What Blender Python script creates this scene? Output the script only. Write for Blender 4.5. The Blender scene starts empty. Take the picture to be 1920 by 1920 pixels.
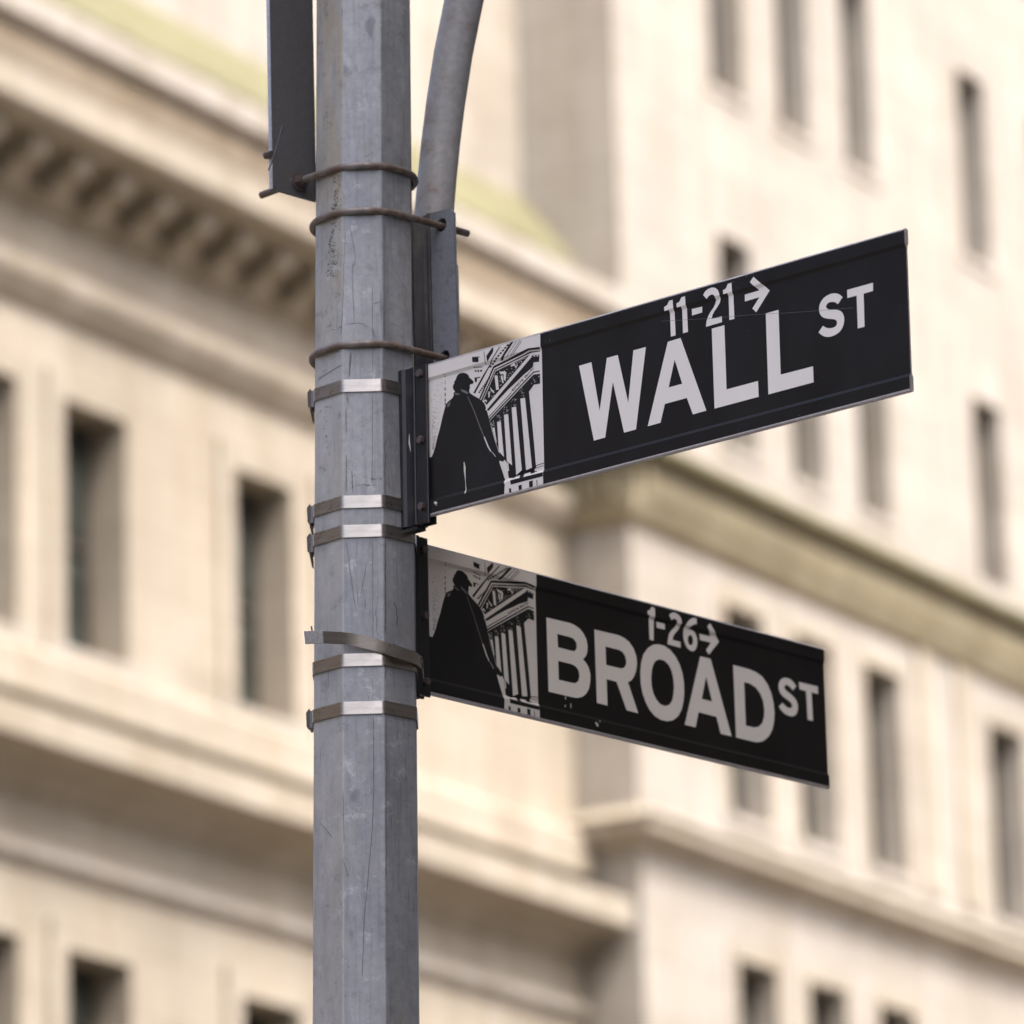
import bpy, bmesh, math, random
from mathutils import Vector, Matrix

# ------------------------------------------------------------------ camera
F_PX, TILT, ROLL = 10666.7, 0.26856866, -0.02810828     # photo is 1920 px wide
ZC = 1.65                                               # eye height
C0 = Vector((0, 0, ZC))
FW = Vector((0, math.cos(TILT), math.sin(TILT)))
_rt = Vector((1, 0, 0)); _up = _rt.cross(FW)
RT = math.cos(ROLL) * _rt + math.sin(ROLL) * _up
UP = -math.sin(ROLL) * _rt + math.cos(ROLL) * _up

sc = bpy.context.scene
cam_d = bpy.data.cameras.new('camera'); cam = bpy.data.objects.new('camera', cam_d)
sc.collection.objects.link(cam); sc.camera = cam
m = Matrix((RT, UP, -FW)).transposed().to_4x4(); m.translation = C0
cam.matrix_world = m
cam_d.lens = 200; cam_d.sensor_width = 36; cam_d.sensor_fit = 'HORIZONTAL'
cam_d.clip_start = 0.1; cam_d.clip_end = 2000
cam_d.dof.use_dof = True; cam_d.dof.focus_distance = 7.98; cam_d.dof.aperture_fstop = 5.2
cam_d.dof.aperture_blades = 9

# ------------------------------------------------------------------ light
SUN_DIR = Vector((0.72, -0.69, 0)).normalized()         # horizontal direction towards the sun
SUN_EL = math.radians(56)
to_sun = Vector((SUN_DIR.x * math.cos(SUN_EL), SUN_DIR.y * math.cos(SUN_EL), math.sin(SUN_EL)))
w = bpy.data.worlds.new('World'); sc.world = w; w.use_nodes = True
nt = w.node_tree; bgn = nt.nodes['Background']
sky = nt.nodes.new('ShaderNodeTexSky'); sky.sky_type = 'NISHITA'; sky.sun_disc = False
sky.sun_elevation = SUN_EL; sky.sun_rotation = math.atan2(SUN_DIR.x, SUN_DIR.y)
sky.air_density = 0.65; sky.dust_density = 7.0; sky.ozone_density = 0.8; sky.altitude = 20
nt.links.new(sky.outputs[0], bgn.inputs[0]); bgn.inputs[1].default_value = 0.15
sun_d = bpy.data.lights.new('sun', 'SUN'); sun_d.energy = 0.85; sun_d.angle = math.radians(12)
sun_d.color = (1.0, 0.955, 0.89)
sun = bpy.data.objects.new('sun', sun_d); sc.collection.objects.link(sun)
sun.rotation_euler = (-to_sun).to_track_quat('-Z', 'Y').to_euler(); sun.location = (10, -10, 40)
vs = sc.view_settings
vs.view_transform = 'Standard'; vs.look = 'None'; vs.gamma = 1; vs.use_curve_mapping = False
vs.exposure = 1.92

# ------------------------------------------------------------------ helpers
rnd = random.Random(7)
col = sc.collection

def ray(px, py):
    return FW + RT * ((px - 960) / F_PX) - UP * ((py - 960) / F_PX)
def at_y(px, py, y):
    r = ray(px, py); return C0 + r * (y / r.y)
def on_plane(px, py, p0, n):
    r = ray(px, py); return C0 + r * ((p0 - C0).dot(n) / r.dot(n))
def crop(ox, oy, k):
    return lambda pts: [(ox + x / k, oy + y / k) for x, y in pts]

def mat(name):
    mt = bpy.data.materials.new(name); mt.use_nodes = True
    return mt, mt.node_tree, mt.node_tree.nodes['Principled BSDF']
def N(t, kind, **kw):
    n = t.nodes.new(kind)
    for k, v in kw.items():
        if k in n.inputs: n.inputs[k].default_value = v
        else: setattr(n, k, v)
    return n
def ramp(t, fac, stops):
    r = t.nodes.new('ShaderNodeValToRGB'); e = r.color_ramp.elements
    while len(e) < len(stops): e.new(0.5)
    for el, (p, c) in zip(e, stops):
        el.position = p; el.color = (*c, 1) if len(c) == 3 else c
    t.links.new(fac, r.inputs[0]); return r
def mixc(t, fac, a, b, mode='MIX'):
    n = t.nodes.new('ShaderNodeMix'); n.data_type = 'RGBA'; n.blend_type = mode
    for s, v in ((n.inputs[0], fac), (n.inputs[6], a), (n.inputs[7], b)):
        if hasattr(v, 'is_linked'): t.links.new(v, s)
        elif isinstance(v, (int, float)): s.default_value = v
        else: s.default_value = (*v, 1)
    return n.outputs[2]
def math_n(t, op, a, b=None):
    n = t.nodes.new('ShaderNodeMath'); n.operation = op
    for s, v in ((n.inputs[0], a), (n.inputs[1], b)):
        if v is None: continue
        if hasattr(v, 'is_linked'): t.links.new(v, s)
        else: s.default_value = v
    return n.outputs[0]
def coords(t, scale=(1, 1, 1), out='Object'):
    tc = t.nodes.new('ShaderNodeTexCoord'); mp = t.nodes.new('ShaderNodeMapping')
    mp.inputs['Scale'].default_value = scale
    t.links.new(tc.outputs[out], mp.inputs[0]); return mp.outputs[0]
def bump(t, b, h, strength, dist):
    n = t.nodes.new('ShaderNodeBump'); n.inputs['Strength'].default_value = strength
    n.inputs['Distance'].default_value = dist
    t.links.new(h, n.inputs['Height']); t.links.new(n.outputs[0], b.inputs['Normal'])
def noise(t, vec, scale, detail=6, rough=0.6):
    n = N(t, 'ShaderNodeTexNoise', Scale=scale, Detail=detail, Roughness=rough)
    t.links.new(vec, n.inputs['Vector']); return n.outputs['Fac']

def stone(name, c, dark=0.8):
    mt, t, b = mat(name)
    v = coords(t)
    n1 = noise(t, v, 0.35); n2 = noise(t, v, 4.0)
    st = noise(t, coords(t, (3, 3, 0.25)), 1.0)
    d = tuple(x * dark for x in c)
    l = tuple(min(1, x * 1.06) for x in c)
    a = ramp(t, n1, [(0.3, d), (0.7, l)]).outputs[0]
    g = ramp(t, st, [(0.32, (0.76, 0.71, 0.63)), (0.6, (1, 1, 1))]).outputs[0]
    a = mixc(t, 0.8, a, g, 'MULTIPLY')
    f = ramp(t, n2, [(0.3, (0.9, 0.89, 0.87)), (0.7, (1.05, 1.05, 1.05))]).outputs[0]
    a = mixc(t, 0.7, a, f, 'MULTIPLY')
    sx = t.nodes.new('ShaderNodeSeparateXYZ'); t.links.new(v, sx.inputs[0])
    cx = t.nodes.new('ShaderNodeCombineXYZ'); t.links.new(math_n(t, 'ADD', sx.outputs['X'], sx.outputs['Y']), cx.inputs[0]); t.links.new(sx.outputs['Z'], cx.inputs[1])
    br = t.nodes.new('ShaderNodeTexBrick'); t.links.new(cx.outputs[0], br.inputs['Vector'])
    for k_, v_ in (('Scale', 1.0), ('Mortar Size', 0.012), ('Mortar Smooth', 0.3), ('Brick Width', 1.35), ('Row Height', 0.62), ('Bias', 0.0)): br.inputs[k_].default_value = v_
    br.inputs['Color1'].default_value = (0.90, 0.895, 0.88, 1); br.inputs['Color2'].default_value = (1.04, 1.04, 1.04, 1); br.inputs['Mortar'].default_value = (0.72, 0.69, 0.64, 1)
    t.links.new(mixc(t, 0.9, a, br.outputs['Color'], 'MULTIPLY'), b.inputs['Base Color'])
    b.inputs['Roughness'].default_value = 0.85
    bump(t, b, n2, 0.25, 0.02)
    return mt

M = {}
M['limestone'] = stone('limestone', (0.345, 0.313, 0.259), 0.78)
M['limestone_pale'] = stone('limestone_pale', (0.335, 0.316, 0.285), 0.88)
M['limestone_tan'] = stone('limestone_tan', (0.20, 0.165, 0.12))
M['copper'] = stone('weathered_copper', (0.165, 0.157, 0.085))
M['copper_pale'] = stone('weathered_copper_pale', (0.16, 0.158, 0.085))
M['ochre'] = stone('ochre_stone', (0.32, 0.288, 0.195))
M['brownstone'] = stone('brownstone', (0.19, 0.165, 0.14))
M['block'] = stone('shade_block_stone', (0.25, 0.222, 0.185))
M['asphalt'] = stone('street_pavers', (0.23, 0.20, 0.165))
M['paving'] = stone('paving', (0.26, 0.25, 0.23))

def make_glass():
    mt, t, b = mat('window_glass')
    n = noise(t, coords(t), 1.3)
    t.links.new(ramp(t, n, [(0.35, (0.018, 0.021, 0.019)), (0.7, (0.055, 0.065, 0.058))]).outputs[0], b.inputs['Base Color'])
    b.inputs['Roughness'].default_value = 0.12; b.inputs['Specular IOR Level'].default_value = 0.5
    return mt
M['glass'] = make_glass()
mt, t, b = mat('dark_sash'); b.inputs['Base Color'].default_value = (0.035, 0.03, 0.026, 1); b.inputs['Roughness'].default_value = 0.5
M['sash'] = mt

def make_pole_mat():
    mt, t, b = mat('galvanised_steel')
    v = coords(t)
    sp = t.nodes.new('ShaderNodeSeparateXYZ'); t.links.new(v, sp.inputs[0])
    n1 = noise(t, coords(t, (1, 1, 0.35)), 9.0, 5)
    n2 = noise(t, v, 70.0, 6, 0.7)
    n3 = noise(t, coords(t, (1, 1, 0.06)), 130.0, 3)
    vo = N(t, 'ShaderNodeTexVoronoi', Scale=75.0); t.links.new(v, vo.inputs['Vector'])
    c = ramp(t, n1, [(0.25, (0.20, 0.211, 0.228)), (0.48, (0.305, 0.318, 0.336)), (0.72, (0.43, 0.443, 0.458))]).outputs[0]
    sg = ramp(t, vo.outputs['Color'], [(0.0, (0.90, 0.90, 0.91)), (1.0, (1.08, 1.08, 1.08))]).outputs[0]
    c = mixc(t, 0.6, c, sg, 'MULTIPLY')
    f = ramp(t, n2, [(0.3, (0.82, 0.82, 0.83)), (0.62, (1.06, 1.06, 1.06))]).outputs[0]
    c = mixc(t, 0.8, c, f, 'MULTIPLY')
    st = ramp(t, n3, [(0.36, (0.80, 0.81, 0.84)), (0.5, (1, 1, 1))]).outputs[0]
    c = mixc(t, 0.75, c, st, 'MULTIPLY')
    bl_ = noise(t, coords(t, (1, 1, 0.5)), 16.0, 7, 0.7)
    c = mixc(t, ramp(t, bl_, [(0.52, (0, 0, 0)), (0.72, (0.42, 0.42, 0.42))]).outputs[0], c, (0.25, 0.23, 0.185))
    # ochre run-off stain down the left face, strongest high up by the corner
    xx_ = math_n(t, 'SUBTRACT', sp.outputs['X'], math_n(t, 'MULTIPLY', sp.outputs['Z'], 0.0175879))
    ang = math_n(t, 'ADD', xx_, 0.034)                       # corner between left and front facet
    prox = N(t, 'ShaderNodeMapRange'); t.links.new(math_n(t, 'ABSOLUTE', ang), prox.inputs[0])
    prox.inputs[1].default_value = 0.040; prox.inputs[2].default_value = 0.0
    side = N(t, 'ShaderNodeMapRange'); t.links.new(xx_, side.inputs[0])
    side.inputs[1].default_value = -0.0275; side.inputs[2].default_value = -0.0300
    hi = N(t, 'ShaderNodeMapRange'); t.links.new(sp.outputs['Z'], hi.inputs[0])
    hi.inputs[1].default_value = 3.6; hi.inputs[2].default_value = 4.35
    hi.inputs[3].default_value = 0.16
    ns = noise(t, coords(t, (1, 1, 0.12)), 40.0, 6, 0.65)
    msk = math_n(t, 'MULTIPLY', math_n(t, 'MULTIPLY', side.outputs[0], hi.outputs[0]),
                 ramp(t, ns, [(0.38, (0, 0, 0)), (0.66, (1, 1, 1))]).outputs[0])
    msk2 = math_n(t, 'MULTIPLY', msk, math_n(t, 'ADD', prox.outputs[0], 0.25))
    c = mixc(t, math_n(t, 'MINIMUM', msk2, 0.85), c, (0.36, 0.27, 0.13))
    pale = noise(t, coords(t, (1, 1, 0.4)), 26.0, 6, 0.7)
    left_lit = math_n(t, 'MULTIPLY', side.outputs[0], ramp(t, pale, [(0.32, (0.1, 0.1, 0.1)), (0.68, (0.75, 0.75, 0.75))]).outputs[0])
    c = mixc(t, left_lit, c, (0.50, 0.49, 0.45))  # left facet painted paler in patches, imitating light from the left
    for sc_, th_ in (((260, 40, 9), 0.70), ((30, 240, 16), 0.71), ((120, 120, 6), 0.72)):
        mp_ = coords(t, sc_); ls = noise(t, mp_, 1.0, 2, 0.5)
        c = mixc(t, ramp(t, ls, [(th_, (0, 0, 0)), (th_ + 0.05, (0.55, 0.55, 0.55))]).outputs[0], c, (0.12, 0.125, 0.135))
    pt_ = noise(t, v, 32.0, 8, 0.75)
    c = mixc(t, ramp(t, pt_, [(0.57, (0, 0, 0)), (0.68, (0.5, 0.5, 0.5))]).outputs[0], c, (0.13, 0.13, 0.13))
    c = mixc(t, ramp(t, pt_, [(0.33, (0.6, 0.6, 0.6)), (0.43, (0, 0, 0))]).outputs[0], c, (0.50, 0.51, 0.52))
    # fine dark specks
    ns2 = noise(t, v, 210.0, 3, 0.6)
    c = mixc(t, ramp(t, ns2, [(0.66, (0, 0, 0)), (0.74, (0.6, 0.6, 0.6))]).outputs[0], c, (0.10, 0.095, 0.085))
    t.links.new(c, b.inputs['Base Color'])
    b.inputs['Metallic'].default_value = 0.25
    t.links.new(ramp(t, n1, [(0.3, (0.42,) * 3), (0.7, (0.62,) * 3)]).outputs[0], b.inputs['Roughness'])
    h = mixc(t, 0.5, n2, n3)
    bump(t, b, h, 0.35, 0.0012)
    return mt
M['pole'] = make_pole_mat()

def make_steel(name, c, metal, rough, rust=0.0, rustc=(0.10, 0.055, 0.03), scale=60.0):
    mt, t, b = mat(name)
    v = coords(t)
    n = noise(t, v, scale, 6, 0.7); n2 = noise(t, v, scale * 4, 4)
    cc = ramp(t, n2, [(0.3, tuple(x * 0.78 for x in c)), (0.7, tuple(min(1, x * 1.1) for x in c))]).outputs[0]
    if rust > 0:
        k = ramp(t, n, [(0.62 - rust * 0.4, (0, 0, 0)), (0.80 - rust * 0.4, (1, 1, 1))]).outputs[0]
        cc = mixc(t, k, cc, rustc)
        t.links.new(math_n(t, 'MULTIPLY', math_n(t, 'SUBTRACT', 1.0, k), metal), b.inputs['Metallic'])
    else: b.inputs['Metallic'].default_value = metal
    t.links.new(cc, b.inputs['Base Color'])
    t.links.new(ramp(t, n, [(0.3, (rough * 0.8,) * 3), (0.7, (min(1, rough * 1.25),) * 3)]).outputs[0], b.inputs['Roughness'])
    bump(t, b, n2, 0.2, 0.0006)
    return mt
def make_band():
    mt, t, b = mat('stainless_band')
    n = noise(t, coords(t, (1, 1, 12)), 18.0, 3); n2 = noise(t, coords(t), 45.0, 4)
    t.links.new(ramp(t, n, [(0.3, (0.38, 0.345, 0.30)), (0.7, (0.50, 0.455, 0.40))]).outputs[0], b.inputs['Base Color'])
    b.inputs['Metallic'].default_value = 1.0
    t.links.new(ramp(t, n2, [(0.3, (0.24,) * 3), (0.7, (0.36,) * 3)]).outputs[0], b.inputs['Roughness'])
    return mt
M['band'] = make_band()
M['buckle'] = make_steel('buckle_steel', (0.13, 0.12, 0.11), 0.8, 0.4)
M['tail_end'] = make_steel('bright_steel', (0.72, 0.72, 0.74), 0.9, 0.35)
M['rod'] = make_steel('rusty_rod', (0.27, 0.255, 0.245), 0.4, 0.5, 0.6, (0.125, 0.085, 0.06), 30.0)
M['plate'] = make_steel('dark_plate', (0.115, 0.115, 0.12), 0.3, 0.55, 0.0)
M['saddle'] = make_steel('grey_plate', (0.25, 0.262, 0.29), 0.3, 0.5, 0.22, (0.10, 0.10, 0.105))
M['pipe'] = make_steel('painted_pipe', (0.42, 0.42, 0.43), 0.1, 0.55, 0.18, (0.19, 0.12, 0.055), 22.0)
M['near_black'] = make_steel('near_black', (0.035, 0.035, 0.038), 0.1, 0.7)
M['black'] = make_steel('black_bracket', (0.014, 0.014, 0.016), 0.0, 0.33)
M['bolt'] = make_steel('bolt_steel', (0.16, 0.135, 0.13), 0.7, 0.42, 0.35, (0.11, 0.07, 0.06), 120)
M['alu'] = make_steel('bare_aluminium', (0.55, 0.52, 0.52), 0.35, 0.4)
mt, t, b = mat('dark_scratch'); b.inputs['Base Color'].default_value = (0.085, 0.088, 0.095, 1); b.inputs['Roughness'].default_value = 0.7
M['scratch'] = mt
mt, t, b = mat('grey_smudge'); b.inputs['Base Color'].default_value = (0.18, 0.185, 0.195, 1); b.inputs['Roughness'].default_value = 0.7
M['smudge'] = mt
mt, t, b = mat('dark_fleck'); b.inputs['Base Color'].default_value = (0.04, 0.038, 0.035, 1); b.inputs['Roughness'].default_value = 0.7
M['fleck'] = mt
def make_sheet(name, c, rough, dust=0.04):
    mt, t, b = mat(name)
    v = coords(t); n = noise(t, coords(t, (1, 1, 0.4)), 14.0, 6); n2 = noise(t, v, 260.0, 3)
    cc = ramp(t, n, [(0.3, tuple(max(0, x - dust * 0.4) for x in c)), (0.75, tuple(x + dust * 0.35 for x in c))]).outputs[0]
    sp = ramp(t, n2, [(0.72, (0, 0, 0)), (0.80, (0.35, 0.35, 0.35))]).outputs[0]
    cc = mixc(t, sp, cc, tuple(0.5 * x + 0.06 for x in c))
    t.links.new(cc, b.inputs['Base Color'])
    t.links.new(ramp(t, n, [(0.3, (rough * 0.85,) * 3), (0.7, (min(1, rough * 1.2),) * 3)]).outputs[0], b.inputs['Roughness'])
    b.inputs['Specular IOR Level'].default_value = 0.25
    return mt
M['sign_black'] = make_sheet('sign_black_sheeting', (0.0130, 0.0115, 0.0105), 0.36, 0.006)
M['sign_white'] = make_sheet('sign_white_sheeting', (0.78, 0.75, 0.705), 0.45, 0.05)
M['print_white'] = make_sheet('print_white', (0.70, 0.672, 0.63), 0.45, 0.05)
M['print_black'] = make_sheet('print_black', (0.015, 0.0142, 0.0146), 0.33, 0.006)
M['print_grey'] = make_sheet('print_grey', (0.16, 0.155, 0.15), 0.45, 0.02)
M['chip'] = make_sheet('bare_chip', (0.60, 0.60, 0.52), 0.5, 0.05)

def tag(o, label=None, cat=None, group=None, kind=None):
    if label: o['label'] = label
    if cat: o['category'] = cat
    if group: o['group'] = group
    if kind: o['kind'] = kind
    return o
def empty(name, loc=(0, 0, 0), mw=None):
    o = bpy.data.objects.new(name, None); col.objects.link(o); o.empty_display_size = 0.05
    if mw is not None: o.matrix_world = mw
    else: o.location = loc
    return o
def link(name, me, parent=None, loc=(0, 0, 0)):
    o = bpy.data.objects.new(name, me); col.objects.link(o); o.parent = parent; o.location = loc
    return o
class MB:
    def __init__(s): s.v = []; s.f = []; s.mi = []
    def add(s, vs, fs, mi=0):
        k = len(s.v); s.v += [tuple(v) for v in vs]
        s.f += [tuple(k + i for i in f) for f in fs]; s.mi += [mi] * len(fs)
    def box(s, x0, x1, y0, y1, z0, z1, mi=0):
        vs = [(x, y, z) for z in (z0, z1) for y in (y0, y1) for x in (x0, x1)]
        s.add(vs, [(0, 2, 3, 1), (4, 5, 7, 6), (0, 1, 5, 4), (2, 6, 7, 3), (0, 4, 6, 2), (1, 3, 7, 5)], mi)
    def prism(s, pts, z0, z1, mi=0, hole=None):
        n = len(pts)
        s.add([(x, y, z0) for x, y in pts] + [(x, y, z1) for x, y in pts],
              [(i, (i + 1) % n, n + (i + 1) % n, n + i) for i in range(n)] + [tuple(range(n - 1, -1, -1)), tuple(range(n, 2 * n))], mi)
    def tube(s, pts, r, n=14, cap=True, radii=None):
        pts = [Vector(p) for p in pts]; k0 = len(s.v); up = None
        for i, p in enumerate(pts):
            d = (pts[min(i + 1, len(pts) - 1)] - pts[max(i - 1, 0)]).normalized()
            if up is None: up = Vector((0, 0, 1)) if abs(d.z) < 0.9 else Vector((1, 0, 0))
            a = d.cross(up).normalized(); bb = a.cross(d).normalized(); up = bb
            rr = radii[i] if radii else r
            for j in range(n):
                q = 2 * math.pi * j / n; s.v.append(tuple(p + a * (rr * math.cos(q)) + bb * (rr * math.sin(q))))
        for i in range(len(pts) - 1):
            for j in range(n):
                s.f.append((k0 + i * n + j, k0 + i * n + (j + 1) % n, k0 + (i + 1) * n + (j + 1) % n, k0 + (i + 1) * n + j)); s.mi.append(0)
        if cap:
            s.f.append(tuple(k0 + j for j in range(n - 1, -1, -1))); s.mi.append(0)
            e = k0 + (len(pts) - 1) * n; s.f.append(tuple(e + j for j in range(n))); s.mi.append(0)
    def sweep(s, prof, path, close_ends=True, mi=0):
        """prof: [(out, z)], path: [(x, y)] in the local plane; 'out' is to the right-hand side of the path (-y for +x)."""
        P = [Vector(p) for p in path]; k0 = len(s.v); n = len(prof)
        for i, p in enumerate(P):
            d1 = (P[i] - P[i - 1]).normalized() if i > 0 else None
            d2 = (P[i + 1] - P[i]).normalized() if i < len(P) - 1 else None
            if d1 is None: d1 = d2
            if d2 is None: d2 = d1
            n1 = Vector((d1.y, -d1.x)); n2 = Vector((d2.y, -d2.x))
            b_ = (n1 + n2); b_ = b_ / b_.dot(n1)
            for o_, z in prof: s.v.append((p.x + b_.x * o_, p.y + b_.y * o_, z))
        for i in range(len(P) - 1):
            for j in range(n - 1):
                a = k0 + i * n + j; s.f.append((a, a + n, a + n + 1, a + 1)); s.mi.append(mi)
        if close_ends:
            s.f.append(tuple(k0 + j for j in range(n))); s.mi.append(mi)
            e = k0 + (len(P) - 1) * n; s.f.append(tuple(e + j for j in range(n - 1, -1, -1))); s.mi.append(mi)
    def mesh(s, name, mats, smooth=None):
        me = bpy.data.meshes.new(name); me.from_pydata(s.v, [], s.f); me.update()
        for m_ in (mats if isinstance(mats, (list, tuple)) else [mats]): me.materials.append(m_)
        me.polygons.foreach_set('material_index', s.mi)
        bm = bmesh.new(); bm.from_mesh(me); bmesh.ops.recalc_face_normals(bm, faces=bm.faces); bm.to_mesh(me); bm.free()
        if smooth is not None:
            me.polygons.foreach_set('use_smooth', [True] * len(me.polygons))
            me.set_sharp_from_angle(angle=math.radians(smooth))
        return me
    def build(s, name, mats, parent=None, loc=(0, 0, 0), smooth=None):
        return link(name, s.mesh(name, mats, smooth), parent, loc)

# ------------------------------------------------------------------ setting
def sheet(name, x0, x1, y0, y1, z, mt):
    q = MB(); q.add([(x0, y0, z), (x1, y0, z), (x1, y1, z), (x0, y1, z)], [(0, 1, 2, 3)])
    return tag(q.build(name, mt), kind='structure')
sheet('road', -900, 900, -900, 900, 0.0, M['asphalt'])
q = MB(); q.box(-14, 4.2, 4.6, 30, 0.004, 0.13); tag(q.build('pavement', M['paving']), kind='structure')

# --- facades: local frame x along the street front, y into the building, z up
AZ = math.radians(30)
DS = Vector((math.sin(AZ), math.cos(AZ), 0)); NO = Vector((math.cos(AZ), -math.sin(AZ), 0))
P0 = at_y(124, 1000, 54.0); P0 = Vector((P0.x, P0.y, 0))
def frame_m(org, ang=AZ):
    d = Vector((math.sin(ang), math.cos(ang), 0)); o = Vector((math.cos(ang), -math.sin(ang), 0))
    mm = Matrix((d, -o, Vector((0, 0, 1)))).transposed().to_4x4(); mm.translation = org; return mm

def wall_mesh(name, x0, x1, z0, z1, openings, depth, mt, y=0.0, back=3.0):
    """front skin with real openings and reveals, plus sides and top"""
    q = MB()
    xs = sorted({x0, x1} | {a for o in openings for a in o[:2]}); zs = sorted({z0, z1} | {a for o in openings for a in o[2:]})
    for i in range(len(xs) - 1):
        for j in range(len(zs) - 1):
            cx, cz = (xs[i] + xs[i + 1]) / 2, (zs[j] + zs[j + 1]) / 2
            if any(o[0] < cx < o[1] and o[2] < cz < o[3] for o in openings): continue
            q.add([(xs[i], y, zs[j]), (xs[i + 1], y, zs[j]), (xs[i + 1], y, zs[j + 1]), (xs[i], y, zs[j + 1])], [(0, 1, 2, 3)])
    for a, b_, c, d in openings:
        yb = y + depth + 0.25
        q.add([(a, y, c), (b_, y, c), (b_, y, d), (a, y, d), (a, yb, c), (b_, yb, c), (b_, yb, d), (a, yb, d)],
              [(0, 4, 5, 1), (1, 5, 6, 2), (2, 6, 7, 3), (3, 7, 4, 0)])
    q.add([(x0, y, z0), (x1, y, z0), (x1, y + back, z0), (x0, y + back, z0), (x0, y, z1), (x1, y, z1), (x1, y + back, z1), (x0, y + back, z1)],
          [(1, 2, 6, 5), (2, 3, 7, 6), (3, 0, 4, 7), (4, 5, 6, 7)])
    me = bpy.data.meshes.new(name); me.from_pydata(q.v, [], q.f); me.materials.append(mt)
    bm = bmesh.new(); bm.from_mesh(me); bmesh.ops.remove_doubles(bm, verts=bm.verts, dist=1e-4); bm.to_mesh(me); bm.free()
    return me
_win = {}
def window(parent, a, b_, c, d, y):
    wdt, h = round(b_ - a, 3), round(d - c, 3)
    if (wdt, h) not in _win:
        f = MB(); t_ = 0.06
        f.box(0, t_, 0, 0.09, 0, h); f.box(wdt - t_, wdt, 0, 0.09, 0, h)
        f.box(t_, wdt - t_, 0, 0.09, 0, t_ * 1.3); f.box(t_, wdt - t_, 0, 0.09, h - t_, h)
        f.box(t_, wdt - t_, 0.002, 0.088, h * 0.48, h * 0.48 + 0.09)
        g1 = MB(); g1.box(t_, wdt - t_, 0.035, 0.045, t_ * 1.3, h * 0.48)
        g2 = MB(); g2.box(t_, wdt - t_, 0.020, 0.030, h * 0.48 + 0.09, h - t_)
        _win[(wdt, h)] = (f.mesh('window', M['sash']), g1.mesh('pane', M['glass']), g2.mesh('pane', M['glass']))
    f, g1, g2 = _win[(wdt, h)]
    o = link('window', f, parent, (a, y, c)); link('pane', g1, o); link('pane', g2, o)

# left bank-like building ------------------------------------------------
lb = empty('stone_building', mw=frame_m(P0))
tag(lb, 'cream stone building with bracketed cornice and tall sash windows behind the pole', 'building')
Z = lambda z: z + ZC
ops = []
DEP = 0.40
for a in (-5.1, -2.0, -0.10, 2.99, 4.83):
    ops += [(a, a + 1.10, Z(13.62), Z(16.14)), (a, a + 1.10, Z(8.2), Z(10.6))]
link('wall', wall_mesh('wall', -16, 10.02, 0.2, Z(19.4), ops, DEP, M['limestone'], 0, 12), lb)
for o in ops: window(lb, *o, DEP)
arch_cache = None
for a, b_, c, d in ops:
    q = MB(); e = 0.26; p = 0.05
    q.box(a - e, a - 0.002, -p, 0.0, c, d); q.box(b_ + 0.002, b_ + e, -p, 0.0, c, d); q.box(a - e, b_ + e, -p, 0.0, d + 0.002, d + e)
    q.build('window_surround', M['limestone'], lb)
    q = MB(); q.box(a - 0.3, b_ + 0.3, -0.055, 0.0, c - 0.10, c - 0.003); q.build('sill', M['limestone_pale'], lb)
X0, X1 = -16, 10.0
def course(parent, name, prof, mt, path):
    q = MB(); q.sweep(prof, path); return q.build(name, mt, parent)
front = [(X0, 0), (X1, 0)]
course(lb, 'architrave_moulding', [(-0.02, Z(16.93)), (0.02, Z(16.93)), (0.08, Z(16.97)), (0.22, Z(17.16)), (0.24, Z(17.24)), (0.24, Z(17.33)), (-0.02, Z(17.34))], M['limestone'], front)
cor = course(lb, 'cornice', [(-0.02, Z(18.02)), (0.06, Z(18.02)), (0.16, Z(18.12)), (0.22, Z(18.34)), (0.30, Z(18.40)), (0.92, Z(18.48)),
       (0.95, Z(18.52)), (0.95, Z(18.84)), (0.97, Z(18.88)), (-0.02, Z(19.0))], M['limestone'], front)
q = MB()
q.sweep([(0.225, Z(18.03)), (0.30, Z(18.03)), (0.38, Z(18.10)), (0.50, Z(18.17)), (0.60, Z(18.19)), (0.65, Z(18.25)), (0.66, Z(18.43)), (0.225, Z(18.38))], [(-0.13, 0), (0.13, 0)])
mod_me = q.mesh('modillion', M['limestone'])
k = -7
x = -6.5
while x < 9.6:
    link('modillion', mod_me, cor, (x, 0, 0)); x += 0.74
course(lb, 'parapet', [(-0.3, Z(18.84)), (0.80, Z(18.84)), (0.80, Z(19.36)), (-0.3, Z(19.36))], M['limestone_tan'], front)
course(lb, 'coping', [(-0.35, Z(19.362)), (0.88, Z(19.362)), (0.92, Z(19.40)), (0.92, Z(19.64)), (0.90, Z(19.67)), (-0.35, Z(19.67))], M['limestone_pale'], front)
course(lb, 'sill_course', [(-0.02, Z(12.93)), (0.24, Z(12.93)), (0.25, Z(12.95)), (0.25, Z(13.36)), (0.20, Z(13.44)), (-0.02, Z(13.48))], M['limestone'], front)
course(lb, 'string_cornice', [(-0.02, Z(12.05)), (0.05, Z(12.05)), (0.12, Z(12.16)), (0.30, Z(12.24)), (0.68, Z(12.28)), (0.72, Z(12.31)), (0.72, Z(12.60)), (0.70, Z(12.63)), (-0.02, Z(12.90))], M['limestone'], front)
course(lb, 'frieze_moulding', [(-0.02, Z(11.30)), (0.03, Z(11.30)), (0.12, Z(11.40)), (0.12, Z(11.50)), (0.04, Z(11.54)), (0.04, Z(11.56)), (-0.02, Z(11.57))], M['limestone_pale'], front)

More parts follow.
